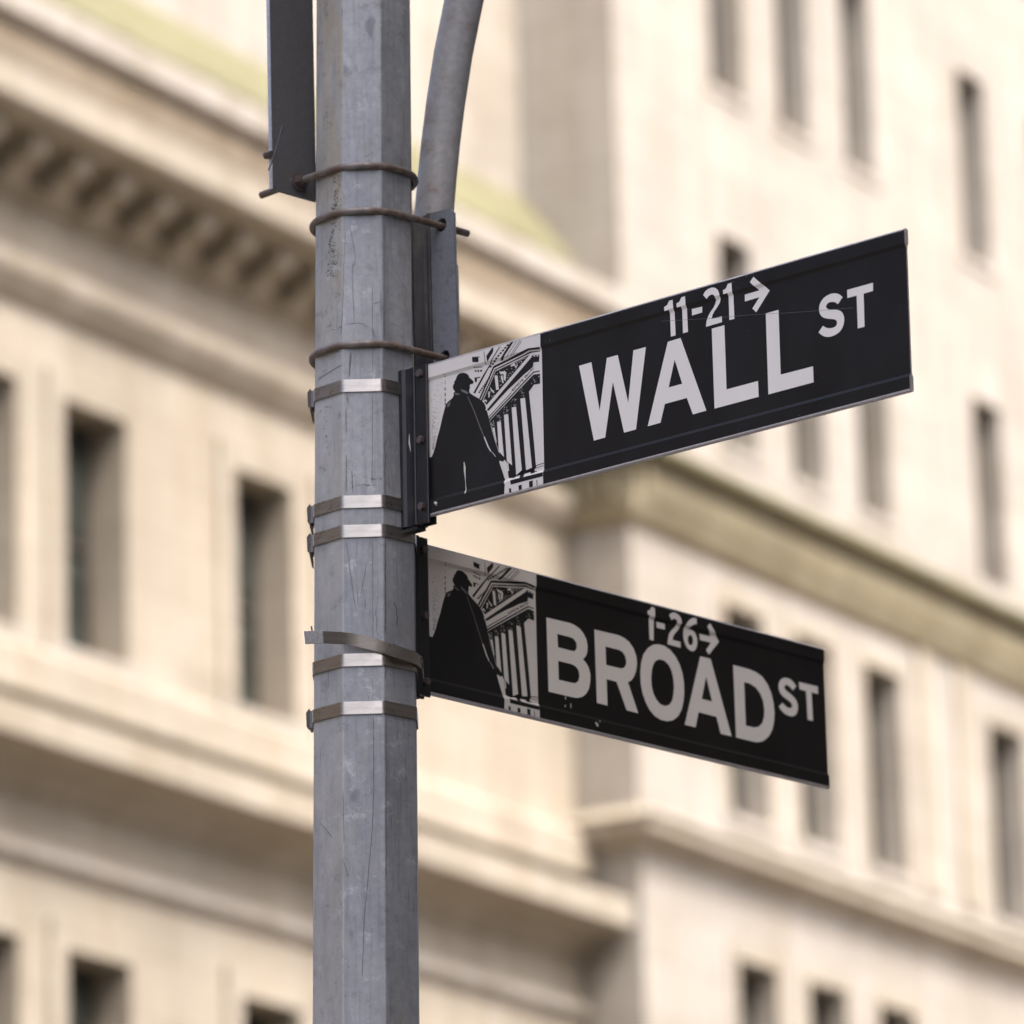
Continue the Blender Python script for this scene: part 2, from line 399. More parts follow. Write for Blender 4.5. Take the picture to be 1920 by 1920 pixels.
# right tower ----------------------------------------------------------------
SC = 10.05
tw = empty('stone_tower', mw=frame_m(P0 + DS * SC + NO * 0.8))
tag(tw, 'pale stone tower with olive copper cornice and narrow windows behind the street signs', 'building')
S = lambda s: s - SC
lo = [(S(a), S(a) + 0.98, Z(14.0), Z(16.52)) for a in (12.24, 14.0, 15.82)] + [(S(a), S(a) + 1.02, Z(13.9), Z(16.42)) for a in (19.28, 21.6)]
lo += [(S(a), S(a) + 0.98, Z(9.6), Z(12.3)) for a in (12.24, 14.0, 15.82)] + [(S(a), S(a) + 1.02, Z(9.6), Z(12.3)) for a in (19.28, 21.6)]
up_ = []
for r_ in range(4):
    dz = 4.5 * r_
    up_ += [(S(a), S(a) + 0.84, Z(18.48 + dz), Z(21.12 + dz)) for a in (12.46, 14.22, 16.0)]
    up_ += [(S(a), S(a) + 0.84, Z(18.15 + dz), Z(20.75 + dz)) for a in (19.33, 21.6)]
link('wall', wall_mesh('wall', 0, 26, 0.2, Z(36), lo + up_, 0.34, M['limestone_pale'], 0, 12), tw)
for o in lo + up_: window(tw, *o, 0.34)
for a, b_, c, d in lo:
    q = MB(); e = 0.16
    q.box(a - e, a - 0.002, -0.02, 0, c, d); q.box(b_ + 0.002, b_ + e, -0.02, 0, c, d); q.box(a - e, b_ + e, -0.02, 0, d + 0.002, d + e)
    q.build('window_surround', M['limestone'], tw)
for a, b_, c, d in lo + up_:
    q = MB(); q.box(a - 0.10, b_ + 0.10, -0.035, 0, c - 0.12, c - 0.003); q.build('sill', M['limestone_pale'], tw)
for a in (17.25, 18.35):
    q = MB(); q.box(S(a), S(a) + 0.42, -0.05, 0, Z(13.9), Z(16.97)); q.build('pilaster', M['limestone'], tw)
wrap = [(0, 3.0), (0, 0), (26, 0)]
course(tw, 'cornice_bed', [(-0.02, Z(16.98)), (0.03, Z(16.98)), (0.14, Z(17.10)), (0.17, Z(17.20)), (0.17, Z(17.73)), (-0.02, Z(17.73))], M['ochre'], wrap)
cc = course(tw, 'cornice', [(0.02, Z(17.732)), (0.42, Z(17.732)), (0.45, Z(17.75)), (0.46, Z(17.80)), (0.46, Z(17.83)), (-0.02, Z(17.98))], M['copper'], wrap)
q = MB()
x = 0.0
while x < 13: q.box(x, x + 0.09, -0.27, -0.171, Z(17.28), Z(17.66)); x += 0.17
x = 0.05
while x < 0.8: q.box(-0.27, -0.171, x, x + 0.09, Z(17.28), Z(17.66)); x += 0.17
tag(q.build('dentils', M['ochre'], tw), kind='stuff')
course(tw, 'string_course', [(-0.02, Z(13.20)), (0.04, Z(13.20)), (0.16, Z(13.30)), (0.30, Z(13.36)), (0.30, Z(13.46)), (0.36, Z(13.52)), (-0.02, Z(13.72))], M['limestone'], wrap)
course(tw, 'upper_plinth', [(-0.02, Z(18.02)), (0.05, Z(18.02)), (0.05, Z(18.28)), (-0.02, Z(18.30))], M['limestone_pale'], wrap)

# setback upper storeys behind the parapet of the left building ------------------------
ph = empty('penthouse', mw=frame_m(P0))
tag(ph, 'pale upper storey with sloping green copper roof above the parapet, right of the pole', 'building')
link('wall', wall_mesh('wall', -16, 10.0, Z(19.69), Z(40), [], 0.3, M['limestone_pale'], 0.44, 10), ph)
course(ph, 'copper_roof', [(-0.43, Z(20.102)), (0.26, Z(20.102)), (0.26, Z(20.17)), (-0.40, Z(21.03)), (-0.43, Z(21.06))], M['copper_pale'], front)
course(ph, 'attic_wall', [(-0.43, Z(19.68)), (0.20, Z(19.68)), (0.20, Z(20.10)), (-0.43, Z(20.10))], M['ochre'], front)

# unseen blocks added to shade the corner and bounce light at it --------------------
def unseen_block(name, label, org, ang, length, h, depth, mt):
    o = empty(name, mw=frame_m(Vector(org), ang)); tag(o, label, 'building')
    wins = [(x, x + 1.6, z, z + 2.6) for x in [3 + 6.2 * i for i in range(int((length - 6) / 6.2) + 1)] for z in [2.2 + 5.6 * k for k in range(int((h - 3) / 5.6) + 1)] if z + 3 < h]
    link('wall', wall_mesh('wall', 0, length, 0.004, h, wins, 0.3, mt, 0, depth), o)
    for w_ in wins: window(o, *w_, 0.3)
    course(o, 'cornice', [(-0.02, h - 0.2), (0.1, h - 0.2), (0.5, h + 0.1), (0.55, h + 0.6), (-0.02, h + 0.7)], mt, [(0, 0), (length, 0)])
# both added out of view: right one blocks the sun, left one reflects it
unseen_block('shade_block', 'tall grey stone block added out of view on the right to shade the corner', (7.5, 28, 0), math.pi, 62, 36, 34, M['block'])
unseen_block('bounce_block', 'broad brownstone block added out of view on the left to bounce light onto the signs', (-15, -40, 0), 0.0, 62, 9.5, 29, M['brownstone'])

# ------------------------------------------------------------------ pole
YC = 8.0
A_, B_ = at_y(682.3, 290, YC), at_y(685.3, 1380, YC)
LEAN = (A_.x - B_.x) / (A_.z - B_.z)
def axis(z): return Vector((B_.x + (z - B_.z) * LEAN, YC, z))
def rad(z): return 0.5 * (0.1467 - 0.0079 * (z - ZC - 1.866))
def octo(r, rr=0.0045, k=3, rot=math.radians(-0.4)):
    """rounded octagon, one facet facing -y; corner list ccw"""
    pts = []; Rc = r / math.cos(math.pi / 8)
    for i in range(8):
        a = -math.pi / 2 - math.pi / 8 + i * math.pi / 4 + rot
        if rr == 0: pts.append((Rc * math.cos(a), Rc * math.sin(a))); continue
        cx = (Rc - rr / math.cos(math.pi / 8))
        for j in range(k + 1):
            b_ = a - math.pi / 8 + j * (math.pi / 4) / k
            pts.append((cx * math.cos(a) + rr * math.cos(b_), cx * math.sin(a) + rr * math.sin(b_)))
    return pts
base = axis(0.13)
pole = empty('lamp_pole', base)
tag(pole, 'weathered octagonal galvanised steel street pole carrying both street signs', 'pole')
q = MB(); zs = [0.131 + i * (8.2 - 0.131) / 40 for i in range(41)]; n_ = None
for z in zs:
    c = axis(z) - base; ring = octo(rad(z)); n_ = len(ring)
    q.v += [(c.x + x, c.y + y, c.z) for x, y in ring]
for i in range(len(zs) - 1):
    for j in range(n_):
        a = i * n_; q.f.append((a + j, a + (j + 1) % n_, a + n_ + (j + 1) % n_, a + n_ + j)); q.mi.append(0)
q.f.append(tuple((len(zs) - 1) * n_ + j for j in range(n_))); q.mi.append(0)
shaft = q.build('shaft', M['pole'], pole, smooth=20)
q = MB(); q.prism(octo(0.13, 0.01), 0.001, 0.28); q.prism(octo(0.105, 0.01), 0.281, 0.36); q.build('base_cover', M['pole'], pole)

# scratches and drips on the paint: thin marks lying on the facets
def facet_pt(px, py, lift=0.0004):
    best = None
    for a in (-math.pi / 2, -3 * math.pi / 4, -math.pi / 4):
        a += math.radians(-0.4)
        n = Vector((math.cos(a), math.sin(a), 0))
        p = on_plane(px, py, axis(4.0) + n * rad(4.0), n)
        for _ in range(3): p = on_plane(px, py, axis(p.z) + n * (rad(p.z) + lift), n)
        tpos = abs((p - axis(p.z)).dot(Vector((-n.y, n.x, 0))))
        if best is None or tpos < best[0]: best = (tpos, p, n)
    return best[1], best[2]
mk = MB(); mk2 = MB(); mk3 = MB()
def mark(pts, wpx, jit=0.0, tgt=None):
    if jit:
        out = []
        for (x1, y1), (x2, y2) in zip(pts, pts[1:]):
            L = math.hypot(x2 - x1, y2 - y1); k = max(1, int(L / 7))
            for i in range(k): out.append((x1 + (x2 - x1) * i / k + rnd.uniform(-jit, jit), y1 + (y2 - y1) * i / k))
        pts = out + [pts[-1]]
    vs = []
    for i, (x, y) in enumerate(pts):
        x2, y2 = pts[min(i + 1, len(pts) - 1)]; x1, y1 = pts[max(i - 1, 0)]
        L = math.hypot(x2 - x1, y2 - y1) or 1; nx, ny = -(y2 - y1) / L, (x2 - x1) / L
        ww = wpx * 0.5 * (0.35 if i in (0, len(pts) - 1) else rnd.uniform(0.7, 1.15))
        vs.append(facet_pt(x - nx * ww, y - ny * ww)[0] - base); vs.append(facet_pt(x + nx * ww, y + ny * ww)[0] - base)
    (tgt or (mk if wpx < 1.75 else mk2)).add(vs, [(2 * i, 2 * i + 1, 2 * i + 3, 2 * i + 2) for i in range(len(pts) - 1)])
c1 = crop(460, 270, 4.3636); c2 = crop(560, 660, 4.8); c3 = crop(540, 980, 4.572); c4 = crop(580, 1340, 6.195)
mark([(698, 538), (698.6, 640), (698.8, 702)], 0.9, 0.3); mark([(698.5, 740), (698.2, 820), (697.5, 905)], 1.0, 0.3)
mark([(697.6, 952), (697.8, 982)], 0.9); mark([(699, 1008), (699.2, 1120), (699, 1200)], 1.1, 0.3); mark([(699, 1249), (699.3, 1312)], 1.1)
mark([(700, 1341), (700.7, 1485), (698.6, 1542), (695, 1592), (690, 1646), (683, 1720), (679, 1830)], 1.2, 0.3)
mark([(670, 1008), (669.5, 1090)], 0.6); mark([(668.4, 1345), (668.5, 1493)], 0.5); mark([(668.3, 1245), (668, 1312)], 0.5)
mark(c3([(500, 160), (535, 440), (580, 750)]), 2.0, 0.5); mark(c3([(600, 150), (575, 330)]), 0.9); mark(c3([(675, 330), (650, 480), (620, 640)]), 1.0, 0.5)
mark(c3([(590, 520), (600, 720)]), 0.9, 0.4); mark(c3([(715, 140), (690, 230)]), 1.0); mark(c3([(660, 650), (668, 745)]), 3.0, 1.0)
mark(c3([(757, 715), (757, 935)]), 2.2, 1.6); mark(c3([(905, 680), (930, 740), (940, 890)]), 1.6, 1.2); mark(c3([(920, 950), (950, 965)]), 2.4, 1)
mark(c1([(852, 655), (880, 800), (903, 920), (890, 985), (878, 1000), (880, 1240), (893, 1465)]), 0.9, 0.4)
mark(c1([(820, 1475), (900, 1468), (960, 1468), (1015, 1505)]), 0.7, 0.3); mark(c1([(1235, 1045), (1290, 1165)]), 1.0); mark(c1([(1315, 1130), (1320, 1420)]), 0.6, 0.3)
mark(c1([(1205, 60), (1250, 170)]), 0.9); mark(c1([(1105, 265), (1000, 390)]), 0.6); mark(c1([(1175, 400), (1250, 500)]), 0.5); mark(c1([(880, 680), (920, 755)]), 0.9)
mark(c1([(820, 720), (805, 1000), (798, 1300), (780, 1560)]), 0.8, 0.5); mark(c1([(1040, 1310), (1110, 1290)]), 1.2, 0.8); mark(c1([(1045, 1520), (1060, 1590)]), 3.5, 0.8)
mark(c1([(860, 1700), (850, 1780), (858, 1900)]), 1.2, 0.6); mark(c1([(925, 1700), (870, 1790)]), 0.8); mark(c1([(1140, 660), (1138, 1600)]), 0.7, 0.6)
mark(c2([(175, 245), (270, 185), (385, 115)]), 1.1, 0.4); mark(c2([(580, 890), (575, 940)]), 2.6, 0.8)
mark(c2([(440, 995), (470, 980)]), 1.2); mark(c2([(430, 380), (445, 470)]), 3.2, 1.2); mark(c2([(425, 500), (428, 740)]), 2.2, 0.8); mark(c2([(428, 920), (430, 1260)]), 2.4, 1.0); mark(c2([(725, 480), (728, 700)]), 0.7)
mark(c2([(520, 655), (535, 650)]), 0.8); mark(c2([(475, 10), (455, 220)]), 1.6, 0.4); mark(c2([(720, 10), (722, 220)]), 0.7); mark(c2([(480, 1080), (490, 1270)]), 1.4, 0.8); mark(c2([(810, 1100), (820, 1240)]), 1.8, 0.8)
for cr, a, b_, wv in ((c2, 780, 1290, 1.0), (c3, 150, 940, 1.5), (c3, 1190, 1340, 3.0), (c4, 0, 1890, 1.0)):
    xx = {c2: 776, c3: 835, c4: 893}[cr]
    mark(cr([(xx, a), (xx + 2, (a + b_) / 2), (xx, b_)]), wv, 0.7)
mark(c4([(115, 1250), (190, 1330), (270, 1435)]), 0.9, 0.3); mark(c4([(100, 1270), (135, 1305)]), 0.7); mark(c4([(160, 1335), (200, 1390)]), 0.7); mark(c4([(310, 1495), (385, 1585)]), 0.8)
mark(c4([(398, 1650), (440, 1675)]), 3.0, 0.6); mark(c4([(490, 1675), (520, 1695)]), 0.9); mark(c4([(570, 1690), (600, 1725)]), 1.2); mark(c4([(395, 1690), (455, 1890)]), 1.0, 0.2)
mark(c4([(395, 900), (400, 1500)]), 1.2, 0.8); mark(c4([(475, 745), (475, 790)]), 1.4); mark(c4([(795, 780), (808, 784)]), 2.2); mark(c4([(880, 1790), (895, 1850)]), 3.2, 0.5); mark(c4([(1075, 1000), (1150, 1005)]), 1.2, 0.6)
def speckle(path, n, spread, size):
    for _ in range(n):
        i = rnd.randrange(len(path) - 1); u = rnd.random()
        x = path[i][0] * (1 - u) + path[i + 1][0] * u + rnd.gauss(0, spread); y = path[i][1] * (1 - u) + path[i + 1][1] * u
        a = rnd.gauss(0.3, 0.8); L = rnd.uniform(0.8, 4.2) * size
        mark([(x, y), (x + math.sin(a) * L * 0.6, y + math.cos(a) * L * 0.6), (x + math.sin(a + 0.5) * L, y + math.cos(a + 0.5) * L)], rnd.uniform(0.5, 1.25) * size, 0.0, mk3)
speckle(c1([(745, 250), (740, 420), (725, 560), (700, 800), (725, 940), (685, 1090)]), 190, 3.6, 1.2)
speckle(c1([(770, 600), (765, 900), (735, 1120)]), 22, 1.2, 1.1)
speckle(c1([(750, 1220), (800, 1230)]), 5, 1.5, 1.0); speckle(c1([(600, 1570), (700, 1520), (790, 1490)]), 16, 1.2, 0.9); speckle(c1([(990, 100), (1045, 60)]), 14, 2, 0.9)
speckle(c2([(195, 490), (280, 490)]), 9, 1, 0.9); speckle(c2([(200, 520), (245, 610), (220, 690), (255, 760), (245, 860), (280, 920)]), 24, 1.0, 1.0); speckle(c2([(170, 1050), (240, 1030), (200, 1120)]), 10, 1.2, 0.9)
speckle(c2([(650, 1140), (745, 1138)]), 14, 1.0, 1.1); speckle(c2([(490, 1190), (700, 1195)]), 22, 1.5, 1.0); speckle(c2([(450, 960), (500, 1260)]), 22, 4.0, 0.9); speckle(c2([(770, 480), (800, 1250)]), 30, 2.0, 0.8)
speckle([(600, 1350), (615, 1640)], 26, 9, 0.55); speckle([(660, 1350), (700, 1640)], 12, 12, 0.5); speckle([(750, 520), (745, 1640)], 36, 11, 0.5); speckle([(620, 1010), (615, 1180)], 16, 10, 0.5)
speckle([(620, 1660), (640, 1900)], 24, 20, 0.6); speckle([(690, 10), (680, 270)], 40, 26, 0.6); speckle([(680, 420), (690, 700)], 24, 18, 0.45)
tag(mk.build('scratches', M['scratch'], pole), kind='stuff')
tag(mk3.build('paint_flecks', M['fleck'], pole), kind='stuff')
tag(mk2.build('smudges', M['smudge'], pole), kind='stuff')

# ------------------------------------------------------------------ band clamps
def ring_path(z, off, rr=0.014):
    c = axis(z); return [Vector((c.x + x, c.y + y, z)) for x, y in octo(rad(z) + off, rr, 6)]
def band_clamp(py, label, buckle_style, hh=0.0093):
    z = at_y(684, py, YC - 0.0745).z
    org = axis(z); t_ = empty('band_clamp', org)
    tag(t_, label, 'clamp', 'steel bands strapped round the pole')
    q = MB(); a = ring_path(z, 0.0016); b_ = ring_path(z, 0.0026); n = len(a)
    for P_, s_ in ((a, -1), (a, 1), (b_, -1), (b_, 1)): q.v += [tuple(p - org + Vector((0, 0, s_ * hh))) for p in P_]
    for j in range(n):
        k = (j + 1) % n
        for f in ((0, 1), (1, 3), (3, 2), (2, 0)):
            q.f.append((f[0] * n + j, f[0] * n + k, f[1] * n + k, f[1] * n + j)); q.mi.append(0)
    q.build('band', M['band'], t_, smooth=25)
    if buckle_style:
        R = rad(z) + 0.0027; q = MB()
        # folded ear clip sitting on the left face, seen edge-on
        y0 = -0.012
        q.box(-R - 0.0040, -R, y0, y0 + 0.030, -0.0125, 0.0125)
        q.add([(-R - 0.0042, y0 + 0.002, -0.013), (-R - 0.0090, y0 + 0.004, -0.010), (-R - 0.0095, y0 + 0.004, 0.011), (-R - 0.0046, y0 + 0.002, 0.0165),
               (-R - 0.0022, y0 + 0.020, -0.013), (-R - 0.0068, y0 + 0.022, -0.010), (-R - 0.0072, y0 + 0.022, 0.011), (-R - 0.0026, y0 + 0.020, 0.0165)],
              [(0, 1, 2, 3), (7, 6, 5, 4), (0, 4, 5, 1), (1, 5, 6, 2), (2, 6, 7, 3), (3, 7, 4, 0)])
        if buckle_style == 1:
            q.add([(-R - 0.0066, 0.005, -0.011), (-R - 0.0012, 0.002, -0.012), (-R - 0.0004, 0.004, -0.031), (-R - 0.0035, 0.007, -0.028),
                   (-R - 0.0066, 0.018, -0.011), (-R - 0.0012, 0.016, -0.012), (-R - 0.0004, 0.016, -0.031), (-R - 0.0035, 0.018, -0.028)],
                  [(0, 1, 2, 3), (7, 6, 5, 4), (0, 4, 5, 1), (1, 5, 6, 2), (2, 6, 7, 3), (3, 7, 4, 0)])
        q.build('buckle', M['buckle'], t_)
    return t_, org, z
band_clamp(722, 'topmost shiny steel band, strapping the upper sign bracket to the pole', 1)
band_clamp(940, 'shiny steel band near the bottom of the upper sign bracket', 1)
band_clamp(995, 'shiny steel band round the pole just above the lower sign', 1)
t4, o4, z4 = band_clamp(1237, 'steel band with a loose tail slanting across the pole', 0)
band_clamp(1327, 'lowest shiny steel band, just below the lower sign', 2)
# loose tail of the fourth band
tp = [((795, 1262), 8.018), ((793, 1244), 7.985), ((782, 1235), 7.958), ((765, 1228.5), 7.936), ((738, 1219.5), 7.9235), ((705, 1209.5), 7.918), ((672, 1201), 7.9145), ((652, 1197.5), 7.9115), ((640, 1196.5), 7.908), ((606, 1194.8), 7.897)]
def ribbon(pts, hh, th):
    q = MB(); n = len(pts)
    for i, p in enumerate(pts):
        d = (pts[min(i + 1, n - 1)] - pts[max(i - 1, 0)]).normalized(); up = Vector((0, 0, 1)); up = (up - d * up.dot(d)).normalized(); nn = d.cross(up)
        for s_, w_ in ((-1, 0), (1, 0), (1, 1), (-1, 1)): q.v.append(tuple(p + up * (hh * s_) + nn * (th * w_)))
    for i in range(n - 1):
        for j in range(4): a = 4 * i; q.f.append((a + j, a + (j + 1) % 4, a + 4 + (j + 1) % 4, a + 4 + j)); q.mi.append(0)
    q.f += [(0, 1, 2, 3), (4 * n - 1, 4 * n - 2, 4 * n - 3, 4 * n - 4)]; q.mi += [0, 0]
    return q
pts = [at_y(x, y, yy) - o4 for (x, y), yy in tp]
tl = ribbon(pts, 0.0091, 0.0009).build('loose_tail', M['band'], t4, smooth=30)
pts = [at_y(x, y, yy) - o4 for (x, y), yy in (((605.5, 1194.6), 7.8955), ((588, 1195.0), 7.891), ((571.5, 1195.6), 7.887))]
ribbon(pts, 0.0094, 0.0016).build('tail_tip', M['tail_end'], tl)
q = MB(); a = at_y(586, 1190, 7.9) - o4; q.tube([a, a + Vector((-0.0015, 0.003, 0.013))], 0.0014, 6); q.build('tail_spur', M['buckle'], tl)

# ------------------------------------------------------------------ U-bolts
def ubolt(py, dvec, leg1, leg2, label, rr=0.0053):
    z = at_y(683, py, YC - rad(4.3) - 0.006).z; c = axis(z); R = rad(z) + rr + 0.0004
    d = Vector(dvec).normalized(); p = Vector((d.y, -d.x, 0))          # p: side towards the camera for d=(+,+)
    if p.y > 0: p = -p
    pts = [p * R + d * (leg1 * (1 - i / 4)) for i in range(4)]
    for i in range(33):
        a = math.pi * i / 32; pts.append(p * (R * math.cos(a)) - d * (R * math.sin(a)))
    pts += [-p * R + d * (leg2 * (i + 1) / 4) for i in range(4)]
    t_ = empty('u_bolt', c); tag(t_, label, 'bolt', 'rusty U-bolts round the top of the pole')
    end = pts[0]; rads = [rr] * len(pts)
    q = MB(); q.tube([pts[0] + d * 0.0008] + pts + [pts[-1] + d * 0.0008], rr, 16, radii=[rr * 0.75] + rads + [rr * 0.75]); q.build('rod', M['rod'], t_, smooth=60)
    return t_, c, d, p, R, z
u1 = ubolt(310, (-0.707, 0.707, 0), 0.143, 0.12, 'topmost rusty U-bolt, holding the dark plate left of the pole')
u2 = ubolt(394.5, (0.707, 0.707, 0), 0.140, 0.12, 'middle rusty U-bolt with its end poking out right of the pole')
u3 = ubolt(644.5, (0.707, 0.707, 0), 0.120, 0.12, 'lowest rusty U-bolt, just above the upper sign bracket')
def hexnut(t_, name, c, d, r, ln, wash=0.0, mt='bolt'):
    d = d.normalized(); a = d.cross(Vector((0, 0, 1)))
    if a.length < 0.1: a = d.cross(Vector((1, 0, 0)))
    a.normalize(); b_ = d.cross(a); q = MB()
    def disc(r0, l0, l1, n, ph=0.4):
        v = [c + d * l + a * (r0 * math.cos(2 * math.pi * i / n + ph)) + b_ * (r0 * math.sin(2 * math.pi * i / n + ph)) for l in (l0, l1) for i in range(n)]
        q.add(v, [(i, (i + 1) % n, n + (i + 1) % n, n + i) for i in range(n)] + [tuple(range(n)), tuple(range(2 * n - 1, n - 1, -1))])
    if wash: disc(wash, -0.002, 0, 20)
    disc(r, 0, ln * 0.8, 6); disc(r * 0.84, ln * 0.8 + 0.0001, ln, 12)
    return q.build(name, M[mt], t_)
hexnut(u1[0], 'nut', u1[3] * u1[4] + u1[2] * 0.0585, -u1[2], 0.0105, 0.011, 0.0150, 'bolt')

def plate_with_holes(outer, holes, fr, th, name, mt, parent):
    """flat plate: outer/holes are 2-D loops, fr maps (a, b, depth) to 3-D"""
    bm = bmesh.new(); loops = []
    for lp in [outer] + holes:
        vs = [bm.verts.new((a, b_, 0)) for a, b_ in lp]; loops.append(vs)
        for i in range(len(vs)): bm.edges.new((vs[i], vs[(i + 1) % len(vs)]))
    bmesh.ops.triangle_fill(bm, edges=bm.edges[:], use_beauty=True)
    r_ = bmesh.ops.extrude_face_region(bm, geom=bm.faces[:])
    for v in r_['geom']:
        if isinstance(v, bmesh.types.BMVert): v.co.z = th
    for v in bm.verts: v.co = fr(*v.co)
    bmesh.ops.recalc_face_normals(bm, faces=bm.faces)
    me = bpy.data.meshes.new(name); bm.to_mesh(me); bm.free(); me.materials.append(mt)
    return link(name, me, parent)
def circ(a, b_, r, n=18): return [(a + r * math.cos(2 * math.pi * i / n), b_ + r * math.sin(2 * math.pi * i / n)) for i in range(n)]

# left dark plate ------------------------------------------------------------------
c1a, d1, p1, R1, z1 = u1[1], u1[2], u1[3], u1[4], u1[5]
lp = empty('mounting_plate', c1a); tag(lp, 'dark steel mounting plate bolted to the left side of the pole', 'bracket')
DP = 0.0615
zl = at_y(513, 354, YC + 0.707 * (DP - 0.127)).z - c1a.z
zr = at_y(594, 378, YC + 0.707 * (DP - 0.038)).z - c1a.z
fr1 = lambda a, b_, t_: p1 * a + d1 * (DP + t_) + Vector((0, 0, b_))
plate_with_holes([(0.0395, zr), (0.127, zl), (0.127, 0.9), (0.0395, 0.9)], [circ(R1 + 0.004, 0, 0.0105)], fr1, 0.006, 'plate', M['plate'], lp)
q = MB(); fl = lambda s_, z_, t_: p1 * s_ + d1 * (DP + t_) + Vector((0, 0, z_))
q.add([fl(a, zz, t_) for zz in (zl + 0.0005, 0.9) for a, t_ in ((0.1271, -0.0002), (0.1282, -0.0002), (0.1282, 0.0062), (0.1271, 0.0062))],
      [(0, 1, 2, 3), (4, 5, 6, 7), (0, 1, 5, 4), (1, 2, 6, 5), (2, 3, 7, 6), (3, 0, 4, 7)])
q.build('cut_edge', M['tail_end'], lp)
hexnut(lp, 'stud', at_y(509, 289, 7.95) - c1a, Vector((-0.7, 0.5, 0)), 0.006, 0.012, 0.0, 'buckle')
wr = empty('wire_tie', c1a); tag(wr, 'thin stray wire hanging beside the dark plate', 'wire')
q = MB(); q.tube([at_y(x, y, 7.918) - c1a for x, y in ((530, 235), (521, 268), (515, 288), (508, 308), (503, 320))], 0.0011, 8); q.build('strand', M['buckle'], wr)

# right saddle bracket and pipe ------------------------------------------------------
c2a, d2, p2, R2, z2 = u2[1], u2[2], u2[3], u2[4], u2[5]
sb = empty('pipe_bracket', c2a); tag(sb, 'grey steel saddle bracket holding a pale pipe right of the pole', 'bracket')
DW = 0.082; dz3 = u3[5] - z2; zb = 2.27 + ZC - c2a.z
def ztop(px, py, s): return at_y(px, py, YC + 0.707 * (DW - s)).z - c2a.z
fr2 = lambda a, b_, t_: p2 * a + d2 * (DW + t_) + Vector((0, 0, b_))
ta, tb_, tc = ztop(806, 400, 0.0560), ztop(838, 391, 0.097), ztop(849, 399, 0.1055)
plate_with_holes([(0.0560, zb), (0.1055, zb), (0.1055, tc), (0.097, tb_), (0.0560, ta)],
                 [circ(R2 + 0.004, 0, 0.0105), circ(R2 + 0.004, dz3, 0.0105)], fr2, 0.005, 'wing', M['saddle'], sb)
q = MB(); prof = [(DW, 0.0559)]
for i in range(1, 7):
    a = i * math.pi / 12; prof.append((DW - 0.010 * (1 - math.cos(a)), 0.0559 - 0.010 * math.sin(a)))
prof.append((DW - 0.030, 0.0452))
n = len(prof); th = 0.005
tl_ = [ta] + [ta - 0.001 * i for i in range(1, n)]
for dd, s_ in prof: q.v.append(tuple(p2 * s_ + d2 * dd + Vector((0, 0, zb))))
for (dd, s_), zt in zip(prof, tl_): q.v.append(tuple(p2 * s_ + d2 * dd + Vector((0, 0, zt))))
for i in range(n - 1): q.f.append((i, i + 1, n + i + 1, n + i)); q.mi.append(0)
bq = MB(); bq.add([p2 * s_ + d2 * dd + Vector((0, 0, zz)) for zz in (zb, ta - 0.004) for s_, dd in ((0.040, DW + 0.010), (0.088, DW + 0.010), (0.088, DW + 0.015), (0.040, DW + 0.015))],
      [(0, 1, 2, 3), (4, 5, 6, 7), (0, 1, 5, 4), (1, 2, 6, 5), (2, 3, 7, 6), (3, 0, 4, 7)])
bq.build('hole_shade_plate', M['near_black'], sb)  # dark plate added behind the wing so its holes look shaded
sd = q.build('bent_side', M['near_black'], sb, smooth=60)  # bent side is near black, much darker than the grey wing
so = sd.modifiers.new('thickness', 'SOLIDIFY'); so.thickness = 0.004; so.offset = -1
q = MB(); q.tube([at_y(x, y, yy) - c2a for (x, y), yy in (((804, 560), 8.13), ((809, 470), 8.13), ((814, 400), 8.13), ((819, 340), 8.13), ((826, 270), 8.13), ((836, 190), 8.125), ((850, 100), 8.115), ((870, 0), 8.10), ((892, -90), 8.08))], 0.0296, 28)
q.build('pipe', M['pipe'], sb, smooth=50)
q = MB(); q.tube([at_y(x, y, 8.09) - c2a for x, y in ((848, 492), (848.5, 500), (850, 560), (851.5, 624))], 0.0088, 16, radii=[0.006, 0.0088, 0.0088, 0.0088])
q.build('pipe_stub', M['pipe'], sb, smooth=50)

